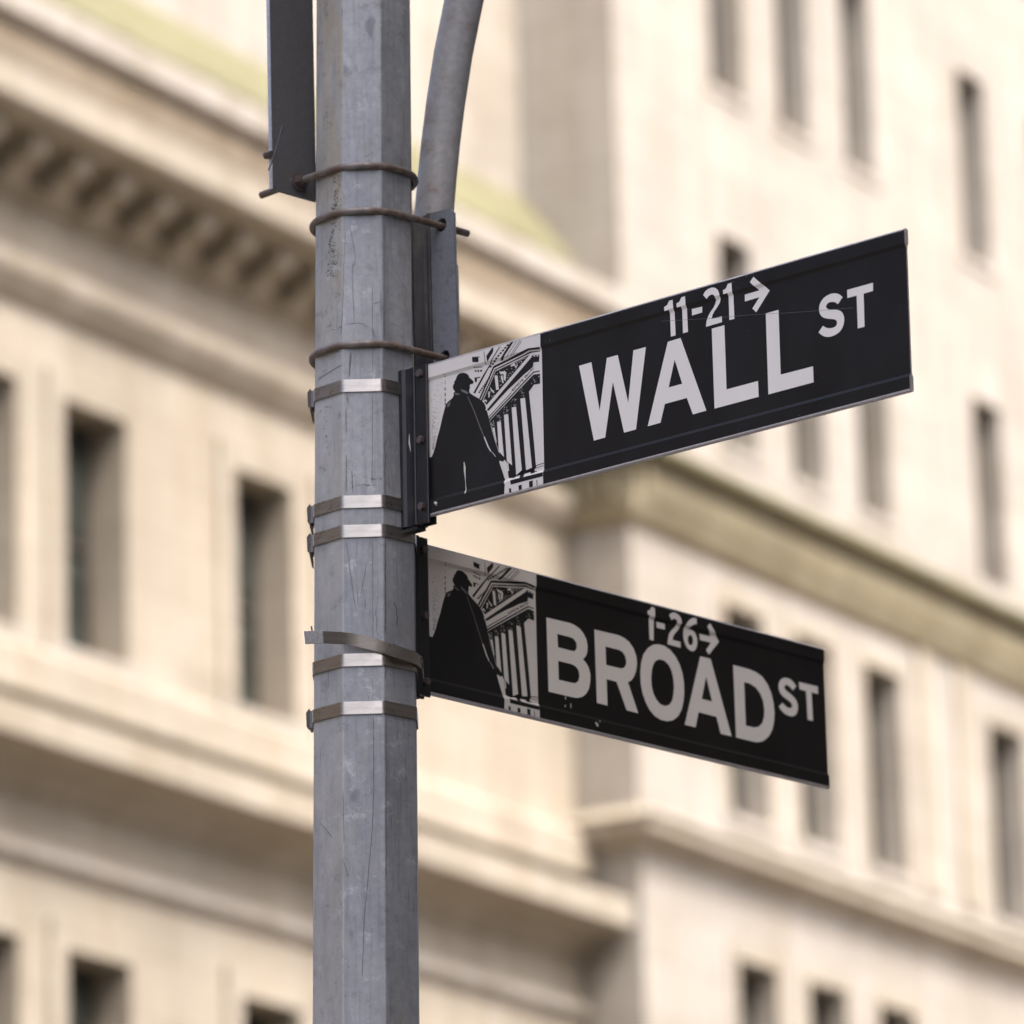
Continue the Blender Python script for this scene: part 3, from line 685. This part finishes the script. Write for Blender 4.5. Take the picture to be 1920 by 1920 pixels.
# ------------------------------------------------------------------ street signs
HS = 0.2286
LIPA, LIPB, HT, HW = 0.0210, 0.0258, 0.0040, 0.0013
PROF = [(0.0, 0.0016), (0.0007, 0.0027), (0.0020, HT), (0.0038, HT), (LIPA, HT), (LIPB, HW), (HS - LIPB, HW), (HS - LIPA, HT), (HS - 0.0030, HT), (HS - 0.0018, HT), (HS - 0.0006, 0.0027), (HS, 0.0016)]
def prof_h(v):
    v = min(max(v, 0), HS)
    for (a, ha), (b_, hb) in zip(PROF, PROF[1:]):
        if a <= v <= b_: return ha + (hb - ha) * (v - a) / (b_ - a) if b_ > a else ha
    return HW
class Sign:
    def __init__(s, name, org, e, v, n, u0, u1, label):
        s.o, s.e, s.v, s.n = Vector(org) + Vector((0, 0, ZC)), Vector(e).normalized(), Vector(v).normalized(), None
        s.n = s.e.cross(s.v).normalized(); s.v = s.n.cross(s.e)
        mm = Matrix((s.e, -s.n, s.v)).transposed().to_4x4(); mm.translation = s.o
        s.root = empty(name, mw=mm); tag(s.root, label, 'street sign', 'street name signs')
        q = MB(); n_ = len(PROF)
        for u in (u0, u1):
            q.v += [(u, -h, z) for z, h in PROF] + [(u, h, z) for z, h in reversed(PROF)]
        N2 = 2 * n_
        for j in range(N2):
            k = (j + 1) % N2; q.f.append((j, k, N2 + k, N2 + j))
            zz = [q.v[j][2], q.v[k][2]]; edge = max(zz) < 0.0039 or min(zz) > HS - 0.0031
            q.mi.append(1 if edge else 0)
        q.f += [tuple(range(N2)), tuple(range(2 * N2 - 1, N2 - 1, -1))]; q.mi += [1, 1]
        s.blade = q.build('blade', [M['sign_black'], M['alu']], s.root, smooth=14)
    def uv(s, px, py):
        p = on_plane(px, py, s.o + s.n * HW, s.n) - s.o; return (p.dot(s.e), p.dot(s.v))
    def lay(s, name, outer, holes, mt, eps, parent=None, uv=False):
        """sheet laid on the face, following the ribs"""
        bm = bmesh.new()
        for lp in [outer] + holes:
            vs = [bm.verts.new((a, 0, b_)) for a, b_ in (lp if uv else [s.uv(*p) for p in lp])]
            for i in range(len(vs)): bm.edges.new((vs[i], vs[(i + 1) % len(vs)]))
        bmesh.ops.triangle_fill(bm, edges=bm.edges[:], use_beauty=True, normal=(0, -1, 0))
        s._finish(bm, name, mt, eps, parent)
    def _finish(s, bm, name, mt, eps, parent):
        for vv in (0.0038, LIPA, LIPB, HS - LIPB, HS - LIPA, HS - 0.003):
            bmesh.ops.bisect_plane(bm, geom=bm.verts[:] + bm.edges[:] + bm.faces[:], plane_co=(0, 0, vv), plane_no=(0, 0, 1))
        for v in bm.verts:
            v.co.y = -(prof_h(v.co.z) + eps)
        for f in bm.faces:
            f.normal_update()
            if f.normal.y > 0: f.normal_flip()
        me = bpy.data.meshes.new(name); bm.to_mesh(me); bm.free(); me.materials.append(mt)
        return link(name, me, parent or s.root)
    def many(s, name, polys, mt, eps, parent):
        bm = bmesh.new()
        for lp in polys:
            vs = [bm.verts.new((a, 0, b_)) for a, b_ in lp]
            es = [bm.edges.new((vs[i], vs[(i + 1) % len(vs)])) for i in range(len(vs))]
            bmesh.ops.triangle_fill(bm, edges=es, use_beauty=True, normal=(0, -1, 0))
        return s._finish(bm, name, mt, eps, parent)

W = Sign('street_sign', (-0.12249745, 7.93251422, 2.17788046), (0.7237, -0.6899, -0.0189), (0.0088, -0.0181, 0.9998), None, -0.006, 0.9150,
         'upper black street sign reading WALL ST 11-21 with arrow')
B = Sign('street_sign', (-0.13102754, 8.0716026, 1.94886588), (0.6847, 0.7287, -0.0146), (0.0037, 0.0166, 0.9999), None, -0.006, 0.8974,
         'lower black street sign reading BROAD ST 1-26 with arrow')
E1 = 0.0003
w1 = crop(1070, 640, 8); w2 = crop(1310, 560, 8); w3 = crop(1240, 500, 8.727); w4 = crop(1520, 520, 13.714)
wl = [
 ('letter_w', w1([(127, 368), (312, 313), (437, 1040), (545, 250), (708, 205), (866, 920), (943, 135), (1130, 85), (982, 1322), (803, 1370), (635, 610), (520, 1443), (350, 1490)]), []),
 ('letter_a', [(1252.4, 640.9), (1276.3, 633.6), (1324.75, 770), (1299.4, 777.1), (1288.1, 746.3), (1246.9, 757.5), (1238.75, 792.75), (1214.75, 799.4)], [[(1265.25, 674.4), (1279.4, 719.6), (1254, 726.5)]]),
 ('letter_l', w2([(198, 450), (388, 398), (420, 1362), (892, 1235), (903, 1472), (240, 1650)]), []),
 ('letter_l', w2([(1008, 222), (1200, 168), (1233, 1140), (1717, 1015), (1727, 1255), (1048, 1437)]), []),
 ('digit_one', w3([(150, 566), (208, 548), (216, 660), (236, 1125), (158, 1145), (142, 712), (74, 735), (68, 668), (118, 635)]), []),
 ('digit_one', w3([(352, 508), (410, 490), (418, 600), (438, 1068), (356, 1090), (342, 655), (277, 675), (270, 610), (318, 580)]), []),
 ('dash', w3([(500, 695), (672, 655), (672, 750), (505, 800)]), []),
 ('digit_two', w3([(707, 470), (740, 410), (790, 370), (850, 348), (905, 352), (950, 390), (972, 450), (975, 520), (960, 590), (920, 660), (870, 730), (840, 790), (825, 855), (992, 812), (995, 908), (733, 985), (740, 900), (765, 820), (800, 750), (850, 680), (885, 610), (900, 545), (895, 490), (870, 462), (835, 465), (795, 490), (765, 535)]), []),
 ('digit_one', w3([(1110, 290), (1170, 268), (1178, 380), (1198, 855), (1115, 875), (1102, 438), (1037, 458), (1030, 395), (1078, 365)]), []),
 ('arrow', w3([(1472, 260), (1530, 172), (1775, 390), (1555, 748), (1492, 685), (1607, 500), (1370, 570), (1368, 460), (1605, 388)]), []),
 ('letter_t', w4([(940, 325), (1605, 140), (1608, 350), (1365, 420), (1390, 1270), (1215, 1315), (1185, 470), (948, 535)]), []),
 ('letter_s', w4([(825, 510), (760, 450), (690, 418), (610, 410), (520, 425), (420, 470), (330, 540), (265, 630), (228, 730), (220, 830), (230, 910), (262, 980), (320, 1030), (400, 1058), (480, 1068), (560, 1075), (630, 1085), (670, 1115), (683, 1170), (672, 1225), (635, 1270), (570, 1300), (490, 1312), (410, 1300), (360, 1275), (322, 1245), (208, 1415), (270, 1475), (350, 1520), (440, 1535), (540, 1522), (640, 1480), (740, 1410), (810, 1320), (850, 1220), (868, 1110), (862, 1010), (825, 920), (770, 865), (700, 838), (620, 832), (530, 832), (460, 822), (415, 795), (398, 755), (410, 710), (445, 665), (500, 640), (570, 632), (640, 645), (705, 693)]), []),
]
b1 = crop(1010, 1150, 9.6); b2 = crop(1190, 1200, 7.111); b3 = crop(1200, 1130, 12); b4 = crop(1440, 1260, 16)
bl = [
 ('letter_b', b1([(135, 75), (560, 175), (650, 215), (740, 280), (810, 370), (855, 470), (878, 580), (875, 680), (855, 760), (795, 830), (850, 890), (900, 980), (930, 1100), (928, 1220), (905, 1350), (860, 1440), (790, 1500), (690, 1525), (600, 1510), (175, 1410)]),
   [b1([(332, 370), (560, 428), (620, 455), (665, 510), (683, 580), (675, 640), (645, 680), (600, 678), (345, 612)]), b1([(350, 857), (590, 915), (650, 945), (700, 1000), (728, 1080), (728, 1160), (705, 1225), (655, 1260), (600, 1252), (360, 1195)])]),
 ('letter_r', b1([(998, 290), (1440, 395), (1540, 445), (1630, 520), (1710, 640), (1755, 770), (1768, 900), (1755, 1020), (1720, 1130), (1670, 1205), (1605, 1240), (1790, 1800), (1580, 1745), (1400, 1235), (1220, 1185), (1237, 1662), (1045, 1612)]),
   [b1([(1200, 597), (1430, 655), (1500, 690), (1550, 760), (1572, 840), (1572, 910), (1550, 965), (1500, 993), (1450, 988), (1212, 928)])]),
 ('letter_o', b2([(310, 57), (240, 65), (170, 110), (115, 190), (85, 300), (73, 430), (78, 570), (100, 700), (140, 820), (195, 930), (265, 1015), (345, 1065), (430, 1085), (510, 1070), (580, 1015), (625, 930), (650, 820), (660, 700), (655, 570), (635, 440), (595, 320), (540, 215), (470, 130), (390, 75)]),
   [b2([(330, 258), (280, 275), (245, 330), (225, 410), (218, 510), (225, 620), (250, 720), (290, 800), (345, 860), (405, 882), (460, 865), (497, 810), (515, 730), (522, 620), (513, 510), (490, 410), (450, 330), (395, 277)])]),
 ('letter_a', b2([(872, 218), (1010, 250), (1292, 1285), (1145, 1250), (1088, 1025), (850, 962), (810, 1165), (665, 1130)]), [b2([(950, 490), (1030, 820), (893, 785)])]),
 ('letter_d', b2([(1310, 333), (1520, 388), (1620, 430), (1700, 490), (1770, 590), (1820, 710), (1850, 840), (1863, 960), (1858, 1080), (1835, 1190), (1790, 1280), (1720, 1345), (1640, 1365), (1570, 1355), (1350, 1300)]),
   [b2([(1457, 562), (1530, 580), (1610, 630), (1670, 710), (1710, 810), (1727, 930), (1722, 1030), (1700, 1105), (1655, 1155), (1590, 1167), (1480, 1140)])]),
 ('digit_one', b3([(225, 100), (295, 122), (308, 200), (303, 858), (210, 830), (190, 295), (142, 270), (133, 185), (180, 180)]), []),
 ('dash', b3([(362, 428), (553, 478), (560, 608), (370, 562)]), []),
 ('digit_two', b3([(620, 290), (660, 245), (720, 225), (790, 245), (855, 300), (900, 380), (910, 450), (890, 540), (850, 620), (790, 690), (750, 750), (730, 835), (910, 885), (910, 1018), (615, 935), (625, 820), (650, 700), (700, 620), (770, 560), (800, 510), (810, 450), (790, 395), (750, 370), (710, 378), (680, 405)]), []),
 ('digit_six', b3([(1240, 360), (1245, 495), (1180, 500), (1120, 540), (1080, 605), (1130, 600), (1200, 640), (1250, 710), (1280, 800), (1290, 900), (1275, 1000), (1240, 1070), (1180, 1100), (1110, 1070), (1050, 1010), (1005, 920), (975, 800), (968, 680), (985, 560), (1020, 470), (1080, 390), (1160, 350)]), [b3([(1115, 728), (1080, 770), (1070, 840), (1085, 910), (1115, 955), (1150, 960), (1180, 920), (1190, 850), (1175, 780), (1150, 735)])]),
 ('arrow', b3([(1480, 540), (1545, 470), (1690, 730), (1775, 880), (1550, 1172), (1480, 1070), (1590, 900), (1345, 840), (1330, 700), (1580, 760)]), []),
 ('letter_t', b4([(920, 300), (1490, 435), (1500, 665), (1300, 610), (1345, 1470), (1185, 1430), (1135, 570), (940, 525)]), []),
 ('letter_s', b4([(845, 430), (780, 330), (700, 240), (600, 185), (500, 170), (410, 200), (345, 270), (310, 380), (315, 500), (350, 610), (410, 700), (500, 780), (600, 850), (670, 910), (715, 980), (720, 1040), (690, 1080), (640, 1085), (570, 1060), (500, 1000), (430, 920), (320, 1035), (390, 1150), (480, 1240), (590, 1305), (700, 1335), (800, 1310), (865, 1230), (895, 1100), (890, 980), (850, 860), (780, 760), (690, 670), (600, 600), (530, 545), (490, 480), (490, 420), (530, 390), (590, 400), (660, 460), (740, 555)]), []),
]
for nm, o, h in wl: W.lay(nm, o, h, M['sign_white'], E1)
for nm, o, h in bl: B.lay(nm, o, h, M['sign_white'], E1)

# --- printed picture: a cloaked statue before a columned temple front
pc = crop(780, 600, 5.0533)
def pu(pts): return [W.uv(*p) for p in pc(pts)]
UP_ = 0.2359
figure = [(150, 1300), (165, 1262), (185, 1200), (205, 1110), (230, 1020), (250, 930), (265, 870), (285, 800), (310, 770), (345, 742), (360, 715), (356, 692), (372, 680), (356, 658), (350, 640), (356, 612), (366, 600), (362, 585), (376, 570), (386, 540), (402, 515), (425, 503), (455, 500), (485, 510), (502, 527), (506, 546), (525, 560), (545, 580), (548, 596), (536, 608), (518, 608), (511, 618), (513, 640), (506, 672), (512, 692), (545, 715), (590, 740), (625, 765), (650, 790), (665, 830), (680, 880), (695, 940), (710, 1000), (725, 1060), (745, 1130), (765, 1190), (785, 1250), (802, 1280), (835, 1300), (841, 1322), (826, 1345), (795, 1332), (792, 1348), (805, 1390), (825, 1450), (845, 1505), (855, 1560), (850, 1660), (500, 1765), (100, 1885), (90, 1300)]
blacks = [
 [(735, 437), (1075, 272), (1180, 260), (1180, 277), (1082, 290), (742, 456)],
 [(745, 470), (1086, 300), (1180, 290), (1178, 298), (1090, 312), (752, 480)],
 [(640, 762), (756, 487), (1080, 328), (672, 806)],
 [(600, 745), (733, 440), (744, 452), (612, 755)], [(618, 760), (748, 470), (756, 474), (630, 770)],
 [(665, 848), (1108, 332), (1172, 330), (1168, 395), (1116, 402), (1110, 445), (1015, 525), (960, 580), (880, 655), (800, 740), (720, 830), (690, 862)],
 [(692, 938), (1112, 490), (1176, 478), (1176, 487), (1114, 503), (697, 952)], [(690, 915), (900, 690), (905, 694), (694, 922)],
 [(700, 956), (1112, 520), (1140, 512), (1176, 508), (1178, 604), (1120, 612), (1072, 680), (1105, 1000), (1140, 1398), (1090, 1440), (955, 1480), (930, 1497), (880, 1497), (870, 1420), (862, 1350), (838, 1322), (800, 1280), (765, 1180), (735, 1080), (712, 1000)],
 [(545, 355), (618, 350), (616, 357), (606, 358), (606, 402), (548, 403)], [(550, 446), (632, 442), (632, 449), (550, 453)],
 [(556, 476), (575, 475), (572, 496), (562, 492)], [(580, 475), (600, 474), (598, 497), (586, 492)], [(606, 474), (630, 473), (624, 493), (612, 490)],
 [(556, 547), (612, 538), (610, 548), (580, 553), (578, 588), (560, 590)],
 [(800, 262), (818, 250), (700, 440), (560, 700), (545, 690), (640, 520)], [(908, 215), (940, 208), (826, 384), (802, 388)],
 [(680, 345), (735, 265), (748, 270), (745, 305), (690, 400)], [(655, 300), (660, 300), (674, 420), (668, 425)],
 [(968, 200), (972, 201), (874, 350), (869, 350)], [(998, 195), (1003, 196), (908, 345), (903, 345)], [(1014, 200), (1018, 202), (934, 330), (929, 330)],
 [(1012, 1422), (1230, 1347), (1230, 1354), (1018, 1430)], [(1020, 1440), (1230, 1372), (1230, 1377), (1024, 1446)], [(905, 1520), (1232, 1440), (1232, 1480), (912, 1563)],
 [(862, 1335), (1010, 1420), (1150, 1432), (1150, 1440), (1006, 1430), (862, 1345)], [(1085, 1400), (1125, 1390), (1128, 1450), (1090, 1460)], [(985, 1440), (1020, 1430), (1030, 1490), (990, 1500)],
 [(985, 1572), (1016, 1564), (1017, 1612), (988, 1622)], [(1085, 1532), (1120, 1524), (1122, 1582), (1088, 1592)], [(895, 1600), (915, 1597), (918, 1640), (897, 1647)], [(1155, 1520), (1162, 1518), (1166, 1575), (1159, 1577)],
]
for i in range(9):   # dashed cornice ribs
    u = i / 9; blacks.append([(880 - 122 * u * 1.6, 232 + 150 * u * 1.5), (896 - 122 * u * 1.6, 236 + 150 * u * 1.5), (886 - 122 * u * 1.6, 252 + 150 * u * 1.5), (866 - 122 * u * 1.6, 250 + 150 * u * 1.5)])
for i in range(8):
    u = i / 8; x, y = 690 - 105 * u, 545 + 150 * u; blacks.append([(x, y), (x + 16, y + 3), (x + 9, y + 17), (x - 8, y + 13)])
for a, b_ in ((512, 518), (530, 540), (580, 586), (598, 606), (640, 668), (692, 724), (742, 778), (786, 804)): blacks.append([(274, a), (283, a), (283, b_), (274, b_)])
speck = []
for i in range(420):
    y = rnd.uniform(590, 1235); f = (y - 590) / 645
    if rnd.random() > 0.25 + f: continue
    xr = 275 - 95 * f; x = rnd.uniform(146 + 6 * f, xr)
    L = rnd.uniform(3, 8); speck.append([(x, y), (x + L, y - L * 0.5), (x + L, y - L * 0.5 + 2.2), (x, y + 2.2)])
for i in range(170):
    u = rnd.random(); x = 900 + 215 * u; y = 690 - 225 * u + abs(rnd.gauss(0, 14)) - 22; s_ = rnd.uniform(3, 7)
    speck.append([(x, y), (x + s_, y - s_ * 0.6), (x + s_, y + 2), (x, y + s_ * 0.6)])
whites = [
 [(724, 1022), (746, 1018), (768, 1165), (760, 1160)], [(771, 966), (806, 960), (836, 1298), (788, 1246)], [(836, 900), (876, 892), (914, 1378), (864, 1340)],
 [(909, 830), (951, 822), (1006, 1424), (952, 1470), (948, 1400)], [(991, 745), (1036, 738), (1102, 1400), (1046, 1424)],
 [(1116, 336), (1132, 334), (1133, 346), (1117, 348)], [(1146, 334), (1160, 333), (1160, 346), (1147, 347)],
 [(660, 848), (1092, 345), (1100, 349), (668, 858)], [(640, 770), (660, 752), (676, 765), (674, 780), (660, 770)],
 [(845, 1530), (872, 1524), (874, 1548), (850, 1556)], [(1215, 1432), (1228, 1430), (1228, 1440), (1215, 1441)],
 [(748, 530), (775, 525), (788, 660), (762, 664)], [(790, 492), (838, 486), (838, 512), (806, 516)], [(806, 530), (822, 524), (834, 600), (820, 596)], [(836, 480), (858, 494), (850, 582), (832, 560)],
 [(900, 430), (935, 405), (948, 440), (962, 420), (968, 428), (948, 456), (932, 432), (904, 446)], [(706, 640), (724, 660), (748, 690), (738, 694), (712, 668)], [(690, 680), (702, 676), (700, 732), (688, 736)],
 [(798, 1338), (822, 1340), (836, 1400), (850, 1500), (840, 1498), (822, 1420)], [(866, 1350), (878, 1356), (884, 1430), (872, 1434)],
]
for cx, cy, k in ((725, 985, 0.8), (785, 930, 0.9), (850, 862, 1.0), (925, 785, 1.1), (1000, 695, 1.2), (1130, 565, 1.7)):
    for i in range(16):
        x = cx + rnd.uniform(-22, 24) * k; y = cy + rnd.uniform(-42, 32) * k; s_ = rnd.uniform(3, 8)
        whites.append([(x, y), (x + s_, y - 2), (x + s_ * 0.8, y + s_ * 0.6), (x - 1, y + s_ * 0.5)])
for i in range(22):
    u = i / 22; x, y = 770 + 275 * u, 470 - 115 * u - 2; whites.append([(x, y), (x + 7, y - 3), (x + 8, y + 4), (x + 1, y + 7)])
for i in range(60):
    a, c = sorted((rnd.random(), rnd.random())); x = 756 * (1 - a) + 1050 * a; x = rnd.uniform(680, 1000); ymin = 800 - (x - 640) * 1.16 if x > 660 else 700
    ytop = 487 - (x - 756) * 0.49 if x > 756 else 487 + (756 - x) * 2.37
    ybot = 806 - (x - 672) * 1.17
    if ybot - 14 > ytop + 14:
        y = rnd.uniform(ytop + 10, ybot - 10); s_ = rnd.uniform(3, 8); whites.append([(x, y), (x + s_, y - 3), (x + s_ * 0.7, y + s_), (x - 2, y + s_ * 0.7)])
greys = [[(488, 722), (494, 720), (560, 868), (612, 1008), (652, 1108), (646, 1110), (604, 1012), (554, 872)], [(425, 655), (470, 668), (500, 692), (488, 702), (440, 680)], [(300, 800), (332, 770), (322, 810), (300, 830)],
         [(362, 702), (380, 690), (420, 704), (400, 712)]]
lights = [[(644, 1108), (654, 1106), (690, 1195), (716, 1245), (708, 1248), (682, 1205)], [(718, 1248), (722, 1246), (760, 1295), (756, 1298)]]
chips = [[(456, 1345), (461, 1345), (474, 1400), (472, 1440), (476, 1560), (486, 1640), (480, 1652), (475, 1640), (470, 1520), (457, 1430)], [(186, 1730), (200, 1722), (218, 1730), (214, 1748), (192, 1748)], [(204, 1752), (214, 1754), (210, 1764), (203, 1760)]]
def picture(sg, shift):
    def T(lp): return [(u + shift, v) for u, v in pu(lp)]
    def clip(lp): return [(min(u, UP_ + shift - 0.0004), min(max(v, 0.0042), HS - 0.0034)) for u, v in lp]
    r = UP_ + shift; top, bot = HS - 0.0032, 0.0039
    bm = bmesh.new(); vs = [bm.verts.new((a, 0, b_)) for a, b_ in ((-0.005, bot), (r, bot), (r, top), (-0.005, top))]; bm.faces.new(vs)
    p = sg._finish(bm, 'picture_print', M['print_white'], 0.00025, None)
    fg = [(max(-0.0048, u), v) for u, v in clip(T(figure))]
    sg.many('print_black', [fg] + [clip(T(l)) for l in blacks], M['print_black'], 0.00045, p)
    tag(sg.many('print_speckle', [clip(T(l)) for l in speck], M['print_black'], 0.00045, p), kind='stuff')
    sg.many('print_light', [clip(T(l)) for l in whites + lights], M['print_white'], 0.00065, p)
    sg.many('print_grey', [clip(T(l)) for l in greys], M['print_grey'], 0.00065, p)
picture(W, 0.0); picture(B, 0.2348 - UP_)
W.many('paint_chip', [[(max(u, -0.004), max(v, 0.0045)) for u, v in pu(l)] for l in chips], M['chip'], 0.0008, W.root)
bc = crop(980, 1060, 3.2)
B.many('paint_chip', [[B.uv(*p) for p in bc(l)] for l in ([(424, 945), (432, 942), (446, 958), (444, 972), (436, 968)], [(448, 936), (458, 934), (456, 944)], [(252, 790), (258, 788), (258, 806), (253, 806)], [(284, 830), (290, 828), (290, 856), (285, 856)], [(250, 838), (258, 838), (257, 850), (251, 850)])], M['chip'], 0.0006, B.root)
cw = crop(1000, 400, 2.5946)
def tiny(x, y, s=1.2): return [(x - s, y - s), (x + s, y - s * 0.6), (x + s * 0.6, y + s), (x - s * 0.8, y + s * 0.7)]
W.many('paint_fleck', [[W.uv(*p) for p in tiny(x, y, s)] for x, y, s in ((1301, 888, 0.7), (1240, 793, 0.6), (1401, 620, 0.6), (1545, 706, 0.7), (1501, 780, 0.8), (1479, 762, 0.6), (1606, 461, 0.7), (1687, 576, 0.6), (1146, 594, 0.8), (1376, 530, 0.8), (1402, 519, 0.9), (1386, 540, 0.6), (1026, 640, 0.6), (1034, 639, 0.8), (1219, 620, 0.5), (1100, 905, 0.5), (1190, 880, 0.5), (1640, 720, 0.5))], M['print_grey'], 0.0004, W.root)
hl = [(1240, 602), (1330, 597), (1410, 590), (1500, 585), (1600, 577)]
W.many('hairline_scratch', [[W.uv(*p) for p in hl + [(x, y + 0.55) for x, y in reversed(hl)]]], M['print_grey'], 0.00042, W.root)

# ------------------------------------------------------------------ sign brackets
SEC0 = [(-0.0585, -0.0060), (-0.0560, -0.0085), (-0.0480, -0.0112), (-0.0385, -0.0128), (-0.0350, -0.0142), (-0.0335, -0.0132), (-0.0300, -0.0108), (-0.0240, -0.0098), (-0.0180, -0.0106), (-0.0140, -0.0124), (-0.0120, -0.0128), (-0.0108, -0.0116), (-0.0100, -0.0090), (0.0100, -0.0088), (0.0108, -0.0080), (0.0108, -0.0040), (-0.0075, -0.0038)]
SEC = [(x, -0.0044) if y in (-0.0040, -0.0038) else (x, y) for x, y in SEC0]
def bracket(sg, label, z0, z1, du=0.0):
    mm = sg.root.matrix_world.copy(); t_ = empty('sign_bracket', mw=Matrix.Translation(sg.o + sg.e * du) @ mm.to_3x3().to_4x4())
    tag(t_, label, 'bracket', 'black brackets joining the signs to the pole')
    sec = SEC + [(x, -y) for x, y in reversed(SEC)]
    q = MB(); q.prism(sec, z0, z1)
    o = q.build('extrusion', M['black'], t_)
    bv = o.modifiers.new('edge', 'BEVEL'); bv.width = 0.0006; bv.segments = 2; bv.limit_method = 'ANGLE'; bv.angle_limit = math.radians(50)
    q = MB(); q.prism([(-0.0588, -0.019), (-0.0560, -0.019), (-0.0540, -0.010), (-0.0540, 0.010), (-0.0560, 0.019), (-0.0588, 0.019)], z0 - 0.003, z1 - 0.001); q.build('saddle_plate', M['black'], t_)
    q = MB(); q.box(-0.050, -0.012, -0.0085, 0.0085, z0 - 0.006, z0 - 0.0002); q.build('end_cap', M['black'], t_)
    for z in (0.0155, 0.1150, HS - 0.0135):
        hexnut(t_, 'bolt', Vector((-0.0005, -0.0089, z)), Vector((0, -1, 0)), 0.0062, 0.0062)
    q = MB(); q.add([(-0.0262, -0.01015, 0.115), (-0.0248, -0.01015, 0.128), (-0.0238, -0.01015, 0.128), (-0.0236, -0.01015, 0.120), (-0.0215, -0.0103, 0.100)], [(0, 1, 2, 3), (0, 3, 4)]); q.build('paint_chip', M['chip'], t_)
    return t_
bracket(W, 'black extruded bracket fixing the upper sign to the pole', -0.010, HS - 0.001)
bracket(B, 'black extruded bracket fixing the lower sign to the pole', -0.006, HS + 0.006, -0.012)
